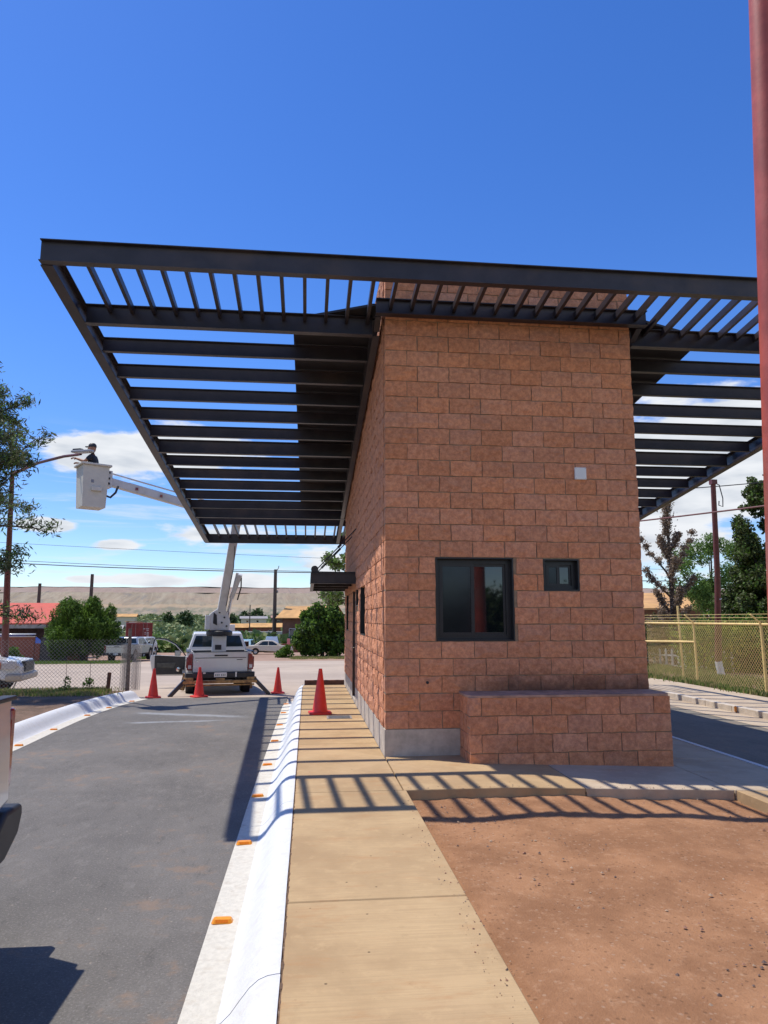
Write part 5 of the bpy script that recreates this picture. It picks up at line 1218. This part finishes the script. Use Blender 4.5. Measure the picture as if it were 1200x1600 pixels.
# ------------------------------------------------------------------ lamp posts
lp = thing('street_lamp', 'dark red lamp post with long curved arm beside the pine tree', 'street lamp', (-10.39, 15.43, gz(15.43)))
l0 = Vector((-10.39, 15.43, gz(15.43))); rel = lambda p: Vector(p)-l0
top = Vector((-9.91, 13.64, 6.03))
MB().tube([(0, 0, 0), rel((-10.14, 14.45, 2.87)), rel(top)], [.12, .09, .06], 12).build('post', M['poleb'], lp, smooth=True)
arm = [Vector((-9.90, 13.65, 5.93)), Vector((-8.63, 12.18, 5.97)), Vector((-7.49, 10.86, 5.88)), Vector((-6.85, 10.0, 5.74)), Vector((-6.70, 9.75, 5.70))]
MB().tube([rel(q) for q in arm], [.05, .045, .04, .035, .033], 8).build('arm', M['poleb'], lp, smooth=True)
MB().lathe([(.16, 0), (.16, .02), (0, .02)], (0, 0, 0), 'z', 12).build('base_flange', M['poleb'], lp)
lh = MB(); a_, c_ = rel((-6.86, 9.66, 5.73)), rel((-6.30, 9.32, 5.69)); lh.obox(a_, c_, .17, .06); lho = lh.build('lamp_head', mat('lamp_grey', (.40, .41, .43), .4, .1, 10), lp, bevel=.02)
MB().obox(a_.lerp(c_, .35)+Vector((0, 0, -.035)), c_.lerp(a_, .08)+Vector((0, 0, -.035)), .13, .014).build('lamp_lens', M['white_plate'], lho)
MB().obox(a_+Vector((.02, 0, .05)), a_.lerp(c_, .45)+Vector((0, 0, .05)), .11, .05).build('lamp_gearbox', M['blackpl'], lho, bevel=.01)
# near tapered red pole at the right edge
npole = thing('red_pole', 'thick faded red pole standing close by at the right frame edge', 'pole', (2.19, -3.89, -.15))
u_ = Vector((.010, -.060, 1.0))
MB().tube([u_*0, u_*3.5, u_*8.6], [.110, .100, .086], 28).build('post', M['pole_near'], npole, smooth=True)
# far red pole behind the fence with white foot
fp = thing('red_pole', 'slim dark red pole with white painted foot behind the cream fence', 'pole', (13.84, 15.83, -.50))
MB().tube([(0, 0, 0), (-.10, 0, .55)], [.125, .122], 14).build('white_foot', M['white_plate'], fp, smooth=True)
MB().tube([(-.095, 0, .55), (-.21, -.51, 3.57), (-.43, -1.01, 6.96)], [.118, .10, .085], 14).build('post', M['poleb'], fp, smooth=True)
MB().box(-.53, -.33, -1.11, -.91, 6.8, 6.96).build('pole_cap', M['poleb'], fp)
MB().tube([(-.35, -1, 6.85), (-.2, -1, 6.78), (-.10, -1, 6.3), (-.12, -1, 6.0), (-.27, -1, 6.05), (-.25, -1, 6.2)], .018, 6).build('cable_loop', M['cable'], fp)
MB().tube([(-.155, -.37, 2.75), (-.156, -.375, 2.78)], [.112, .112], 12).build('band', M['white_plate'], fp)
# utility poles in the distance
def upole(x, y, z, h, label, r=.16, arm_=False):
    t = thing('utility_pole', label, 'utility pole', (x, y, z), 0, 'timber utility poles')
    MB().tube([(0, 0, -1), (0, 0, h)], [r, r*.7], 8).build('post', M['wood'], t)
    if arm_:
        MB().tube([(0, 0, h-.3), (.35, 0, h+.1), (.45, 0, h+.5)], .05, 5).build('bracket', M['wood'], t)
        MB().box(-.05, .5, -.05, .05, h-2.6, h-2.5).build('cross_arm', M['wood'], t)
        MB().lathe([(0, -.2), (.12, -.15), (.12, .15), (0, .2)], (.3, 0, h-3.0), 'z', 10).build('insulator', M['galv'], t)
upole(-5.35, 88, gz(88), 10.9, 'nearest dark timber pole rising left of the leafy tree', .30, True)
upole(-24.0, 70, gz(70), 8.5, 'timber pole rising from behind the big juniper', .24)
upole(-27.5, 65, gz(65), 7.1, 'timber pole behind the red roof, farthest left', .22)
upole(-13.2, 145, -5.0, 9.5, 'slim far pole in the scrub right of the boom', .15)
# wires
def wire(a, c, sag, r, label, m='cable', n=14):
    a, c = Vector(a), Vector(c); pts = [a.lerp(c, k/n)-Vector((0, 0, sag*4*(k/n)*(1-k/n))) for k in range(n+1)]
    return MB().tube(pts, r, 5).build('overhead_wire', M[m], label=label, cat='wire', group='overhead wires')
wire((-60, 62, 8.9), (3.5, 60.5, 6.0), .7, .045, 'thick bundled cable sagging across the sky above the mine dump')
wire((-60, 62.3, 9.2), (3.5, 60.8, 6.1), .62, .025, 'thin wire just above the thick bundled cable')
wire((-60, 64, 10.6), (40, 64, 6.8), .6, .018, 'uppermost faint wire over the street')
wire((-60, 66, 4.9), (40, 66, 4.9), .2, .016, 'lowest faint wire close over the mine dump skyline')
wire((9.57, 18.4, 5.12), (12.9, 2, 4.27), .05, .026, 'reddish conduit wire passing behind the slim red pole', 'poleb')
wire((12.2, 15.1, 6.15), (24, 13, 7.6), .2, .018, 'thin wire running right from the slim red pole top')
wire((12.2, 15.1, 6.15), (6.5, 19, 5.9), .1, .012, 'thin wire running left from the slim red pole top')
wire((9, 40, 4.5), (40, 40, 4.6), .3, .03, 'dark wire low behind the dead conifer')
# ------------------------------------------------------------------ chain link fences
def chain(b, A, B, h, sp, r, mi=0):
    A, B = Vector(A), Vector(B); L = (B-A).length; d = (B-A)/L; up = Vector((0, 0, 1)); n = int((L+h)/sp)
    nrm = d.cross(up)
    for sgn in (1, -1):
        for k in range(n):
            t = k*sp-h if sgn > 0 else k*sp
            u0, z0_ = t, 0.0; u1, z1_ = t+sgn*h, h
            if u0 < 0: z0_ = -u0*1.0; u0 = 0
            if sgn > 0 and u1 > L: z1_ = h-(u1-L); u1 = L
            if sgn < 0:
                if u0 > L: z0_ = u0-L; u0 = L
                if u1 < 0: z1_ = h+u1; u1 = 0
            if z1_ <= z0_+.01: continue
            p, q = A+d*u0+up*z0_, A+d*u1+up*z1_; o_ = nrm*(r*sgn)
            b.obox(p+o_, q+o_, r*1.8, r*1.8, nrm)
    return b
F = thing('chain_link_fence', 'cream painted chain link fence with gate and barbed arms on the right', 'fence', (0, 0, 0))
fz = -.46; fx = 11.2; fh = 1.87
posts = [(11.16, 16.1), (11.24, 12.9), (11.19, 9.48), (11.15, 6.0)]
for i, (x, y) in enumerate(posts):
    h = 2.25 if i == 0 else fh+.02
    po = MB().tube([(x, y, fz-.1), (x-.02, y, fz+h)], .038 if i != 1 else .036, 8).build('post', M['creamfence'], F, smooth=True)
    if i: MB().obox((x, y, fz+fh), (x-.30, y, fz+fh+.27), .035, .035).build('barb_arm', M['creamfence'], F)
gp_ = (11.2+.55, 14.7); MB().tube([(11.50, 14.2, fz-.1), (11.44, 14.2, fz+2.45)], .036, 8).build('post', M['creamfence'], F, smooth=True)
MB().tube([(posts[0][0], posts[0][1], fz+fh), (posts[1][0], posts[1][1], fz+fh)], .034, 8).tube([(posts[1][0], posts[1][1], fz+fh), (posts[3][0], posts[3][1], fz+fh)], .034, 8).build('top_rail', M['creamfence'], F, smooth=True)
MB().tube([(posts[0][0], posts[0][1], fz+1.22), (posts[1][0], posts[1][1], fz+1.30)], .034, 8).build('middle_rail', M['creamfence'], F, smooth=True)
cm = MB(); chain(cm, (11.2, 16.0, fz+.03), (11.23, 12.9, fz+.03), fh-.05, .115, .0030); chain(cm, (11.23, 12.9, fz+.03), (11.15, 6.0, fz+.03), fh-.05, .115, .0030)
cm.build('wire_mesh', M['creamfence'], F, kind='stuff')
bw3 = MB()
for k, (dx_, dz_) in enumerate(((-.10, .09), (-.2, .18), (-.30, .27))): bw3.tube([(11.2+dx_, 16.1, fz+fh+dz_), (11.2+dx_, 6.0, fz+fh+dz_)], .005, 4)
bw3.build('barbed_wire', M['creamfence'], F)
sp2 = MB(); k = 0
for y in np.arange(6.0, 16.0, .082): sp2.obox((11.2, y, fz+fh), (11.2, y+.02, fz+fh+.07), .006, .006)
sp2.build('mesh_spikes', M['creamfence'], F, kind='stuff')
F2 = thing('chain_link_fence', 'grey rusty wire mesh fence on timber post with loose roll, left side', 'fence', (0, 0, 0))
A2, B2 = Vector((-11.5, 10.2, gz(10)+.15)), Vector((-5.62, 11.28, gz(10)+.14))
cm = MB(); chain(cm, A2, B2, 1.35, .095, .003); cm.build('wire_mesh', M['galv'], F2, kind='stuff')
MB().tube([(B2.x, B2.y, B2.z-.2), (B2.x+.0, B2.y, B2.z+1.62)], [.055, .045], 8).build('post', mat('weathered_post', (.22, .17, .13), .9, .3, 8, .5), F2)
MB().tube([(-6.05, 11.0, B2.z-.2), (-6.02, 11.0, B2.z+.5)], .05, 8).build('stump', mat('brown_stump', (.13, .06, .04), .9, .3, 8), F2)
rl = MB()
for q in range(3):                                          # loose roll of mesh round the post
    rad = .16+.05*q; n = 18
    for k in range(n):
        a, c = 2*math.pi*k/n, 2*math.pi*(k+1)/n
        for z in np.arange(0, 1.2, .10):
            o1 = Vector((rad*math.cos(a), rad*math.sin(a), z)); o2 = Vector((rad*math.cos(c), rad*math.sin(c), z+.1)); o3 = Vector((rad*math.cos(c), rad*math.sin(c), z-.1+.1)); o4 = Vector((rad*math.cos(a), rad*math.sin(a), z+.1))
            cpos = Vector((-5.62+.02, 11.45, B2.z))
            rl.obox(cpos+o1, cpos+o2, .003, .003); rl.obox(cpos+o4, cpos+o3, .003, .003)
rl.build('mesh_roll', M['galv'], F2, kind='stuff')
# white picket fence beyond the gate
pf = thing('picket_fence', 'weathered white picket fence beyond the chain link gate', 'fence', (0, 0, 0))
for k in range(22):
    x = 13.2+.30*k*.55; y = 24.5-.42*k*.55; z = -.85
    MB().prism([(x-.045, z), (x+.045, z), (x+.045, z+1.0), (x, z+1.1), (x-.045, z+1.0)], y, y+.02, 'y').build('picket', M['white_plate'], pf)
MB().obox((13.0, 24.6, -.5), (16.8, 19.7, -.5), .02, .07).build('rail', M['white_plate'], pf); MB().obox((13.0, 24.6, -.05), (16.8, 19.7, -.05), .02, .07).build('rail', M['white_plate'], pf)

# ------------------------------------------------------------------ houses, walls, container
def house(label, loc, rz, w_, d_, h_, wallm, roofm, roof='gable', over=.5, rise=.9, wins=(), door=None, name='house'):
    t = thing(name, label, 'house', loc, rz)
    MB().box(-w_/2, w_/2, 0, d_, -.6, h_).build('wall', wallm, t)
    if roof == 'gable': MB().prism([(-over, h_-.02), (d_/2, h_+rise), (d_+over, h_-.02), (d_+over, h_+.08), (d_/2, h_+rise+.12), (-over, h_+.08)], -w_/2-over, w_/2+over, 'x').build('roof', roofm, t)
    elif roof == 'shed': MB().prism([(-over, h_), (d_+over, h_+rise), (d_+over, h_+rise+.12), (-over, h_+.12)], -w_/2-over, w_/2+over, 'x').build('roof', roofm, t)
    for (x, z, a, c) in wins:
        wo = MB().box(x-a/2, x+a/2, -.05, .02, z, z+c).build('window', M['white_plate'], t); MB().box(x-a/2+.06, x+a/2-.06, -.07, -.045, z+.06, z+c-.06).build('pane', M['glass'], wo)
    if door: MB().box(door-.45, door+.45, -.05, .02, 0, 2.0).build('door', M['steel'], t)
    return t
redroof = mat('red_sheet_roof', (.52, .070, .030), .7, .10, .8, col2=(.44, .09, .045), c2amt=.5); ochre = mat('ochre_roof', (.55, .30, .10), .8, .2, .6, col2=(.35, .18, .08), c2amt=.6)
brickm = mat('brick_wall', (.26, .095, .065), .95, .2, 8, .5, 12, col2=(.20, .09, .07), c2amt=.5); brown = mat('brown_wall', (.14, .085, .06), .95, .25, 2)
hs_ = thing('house', 'low house under a wide red sheet roof at the left edge', 'house', (-25.6, 50.3, gz(50)))
MB().box(-6.5, 4.0, 0, 8, -.5, 2.75).build('wall', mat('dark_brick', (.10, .055, .045), .95, .3, 4, .4, 10), hs_)
MB().prism([(-1.4, 2.72), (6.0, 4.45), (6.0, 4.55), (-1.4, 2.84)], -7.5, 4.6, 'x').prism([(6.0, 4.45), (10, 3.2), (10, 3.3), (6.0, 4.55)], -7.5, 4.6, 'x').build('roof', redroof, hs_)
MB().box(-7.5, 4.6, -1.42, -1.36, 2.45, 2.74).build('fascia', mat('grey_fascia', (.33, .29, .25), .8, .2, 3), hs_)
MB().box(-6.5, 4.0, -1.3, 0, 2.62, 2.68).build('soffit', M['steel'], hs_)
for x in (-3.2, .4):
    wo = MB().box(x-.7, x+.7, -.05, .02, 1.0, 2.2).build('window', M['galv'], hs_); MB().box(x-.62, x+.62, -.07, -.045, 1.08, 2.12).build('pane', M['glass'], wo)
gw = thing('garden_wall', 'reddish rendered garden wall in front of the red roofed house', 'wall', (0, 0, 0))
z0_ = gz(46)
MB().box(-34, -20.55, 45.6, 45.78, z0_-.4, z0_+1.75).build('panel', brickm, gw); MB().box(-20.5, -20.15, 45.6, 45.78, z0_-.4, z0_+1.30).box(-18.2, -16.8, 45.6, 45.78, z0_-.4, z0_+1.1).build('panel', brickm, gw)
MB().box(-34, -20.5, 45.55, 45.83, z0_+1.75, z0_+1.80).build('coping', M['plinth'], gw)
MB().box(-20.13, -18.25, 45.65, 45.72, z0_-.1, z0_+1.72).build('metal_gate', mat('dark_gate', (.05, .05, .052), .6, .2, 5), gw)
house('brown walled house with ochre roof, left behind the leafy tree', (-1.35, 84, gz(84)), -.35, 6.0, 6, 4.2, mat('brown_wall_b', (.17, .085, .06), .95, .3, 1.2), ochre, 'gable', .7, 1.5, [(-1.6, 1.8, .9, 1.1)], -.2)
MB().box(-4.7, 1.5, 77.5, 77.7, gz(77)-.3, gz(77)+1.0).build('boundary_wall', brickm, label='low red brick wall right of the cream saloon', cat='wall')
pk = MB().box(-3.30, -2.95, 76.8, 77.2, gz(77)+.9, gz(77)+1.6).box(-3.25, -3.0, 76.78, 76.8, gz(77)+1.0, gz(77)+1.5).build('water_tank', mat('pink_plastic', (.65, .22, .22), .5, .1, 4), label='pink plastic drum standing on the low brick wall', cat='drum', bevel=.05)
for (x, y, w_, m_, rf, lb_, h_) in ((-26.5, 235, 13, brickm, ochre, 'brick house with ochre roof right of the boom, left half of the pair', 2.9), (-14.8, 232, 10, brickm, ochre, 'brick house with ochre gable nearest the utility pole', 3.0), (-85, 330, 9, M['cream'], ochre, 'tiny pale house with orange roof on the slope left of the boom', 4),
        (-31, 395, 14, M['cream'], M['galv'], 'long pale roof near the ridge left of the utility pole', 3), (-14, 400, 14, brown, mat('pinkish_roof', (.35, .20, .16), .9, .2, 1), 'dark house with pinkish roof near the ridge right of the pole', 3.4), (3, 395, 12, brown, M['scrubg'], 'dark low house on the ridge beside the leafy tree top', 3.2), (-70, 250, 7, M['cream'], M['galv'], 'small grey roofed shed in the scrub left of the boom', 2.6)):
    house(lb_, (x, y, terr(x, y)+ (2.0 if y < 300 else 5.0)), .1, w_, 7, h_, m_, rf, 'gable', .8, 1.3, [(-w_*.25, 1, 1.3, 1.1), (w_*.15, 1, 1.3, 1.1)])
MB().box(-11.5, -4.5, 118, 120, gz(118)+.3, gz(118)+2.9).build('shed', mat('pale_shed', (.45, .42, .38), .9, .2, 1), label='flat pale shed behind the parked cars', cat='shed')
house('building with broad ochre roof behind the dead conifer and gate', (25.8, 49, .0), -.5, 12, 9, 2.3, brown, ochre, 'shed', .8, 1.6, [(-2, .8, 1.2, 1.0)], name='ochre_roof_building')
house('dark gabled shed roof peeking behind the dead conifer', (22.0, 58, .9), -.4, 5, 5, 2.3, brown, mat('dark_roof', (.08, .04, .035), .9, .2, 1), 'gable', .5, .8)
# container on a trailer
ct = thing('shipping_container', 'weathered red shipping container standing end on behind the parked SUV', 'container', (-17.2, 63, gz(63)+.55), .25)
cr = mat('container_red', (.25, .035, .028), .6, .2, 2, col2=(.16, .04, .03), c2amt=.5)
MB().box(-1.2, 1.2, .02, 6, 0, 2.59).build('shell', cr, ct)
for k in range(12): MB().box(-1.1+k*.19, -1.02+k*.19, -.015, .02, .12, 2.45).build('rib', cr, ct)
fr_ = MB().box(-1.22, -1.12, -.03, .05, 0, 2.6).box(1.12, 1.22, -.03, .05, 0, 2.6).box(-1.12, 1.12, -.03, .05, 2.48, 2.6).box(-1.12, 1.12, -.03, .05, 0, .12).build('door_frame', cr, ct)
for x in (-.7, -.35, .35, .7): MB().tube([(x, -.04, .1), (x, -.04, 2.5)], .018, 6).build('lock_bar', M['galv'], ct)
mk = MB()
for x, z, w_ in ((.45, 2.0, .18), (.75, 2.0, .28), (.75, 1.85, .2), (.55, 1.65, .12), (.55, 1.5, .12), (.78, 1.65, .22), (.78, 1.52, .22), (.78, 1.39, .22), (.78, 1.26, .22)): mk.box(x-w_/2, x+w_/2, -.032, -.028, z, z+.055)
mk.build('stencil_marks', M['white_plate'], ct)
rt = MB().obox((-1.3, .5, 2.75), (.2, .7, 2.66), .9, .05).build('roof_sheet', ochre, ct); MB().obox((-.9, .9, 2.72), (2.1, .8, 2.85), .9, .04).build('roof_sheet', M['galv'], ct)
MB().box(-1.15, 1.15, .2, 6, -.45, 0).build('chassis', M['blackpl'], ct)
for y in (1.2, 2.4):
    for s in (-1, 1): wheel(ct, s*.95, y, .48, .28, s).location = (s*.95, y, -.10)
gt = thing('motorcycle', 'dark motorcycle parked against the front of the red container', 'motorcycle', (-15.35, 58.3, gz(58)), .4)
for y in (0, 1.3): MB().lathe([(.20, -.05), (.30, -.05), (.32, 0), (.30, .05), (.20, .05), (.20, -.05)], (0, y, .32), 'x', 18).build('wheel', M['rubber'], gt)
MB().prism([(.2, .35), (1.0, .35), (1.05, .75), (.75, .98), (.45, .85), (-.15, .9), (-.1, .75)], -.12, .12, 'x').build('frame', M['blackpl'], gt, bevel=.03); MB().tube([(0, 1.3, .32), (0, 1.05, 1.05)], .03).tube([(-.32, 1.0, 1.08), (0, 1.05, 1.02), (.32, 1.0, 1.08)], .02).build('handlebar', M['chrome'], gt)
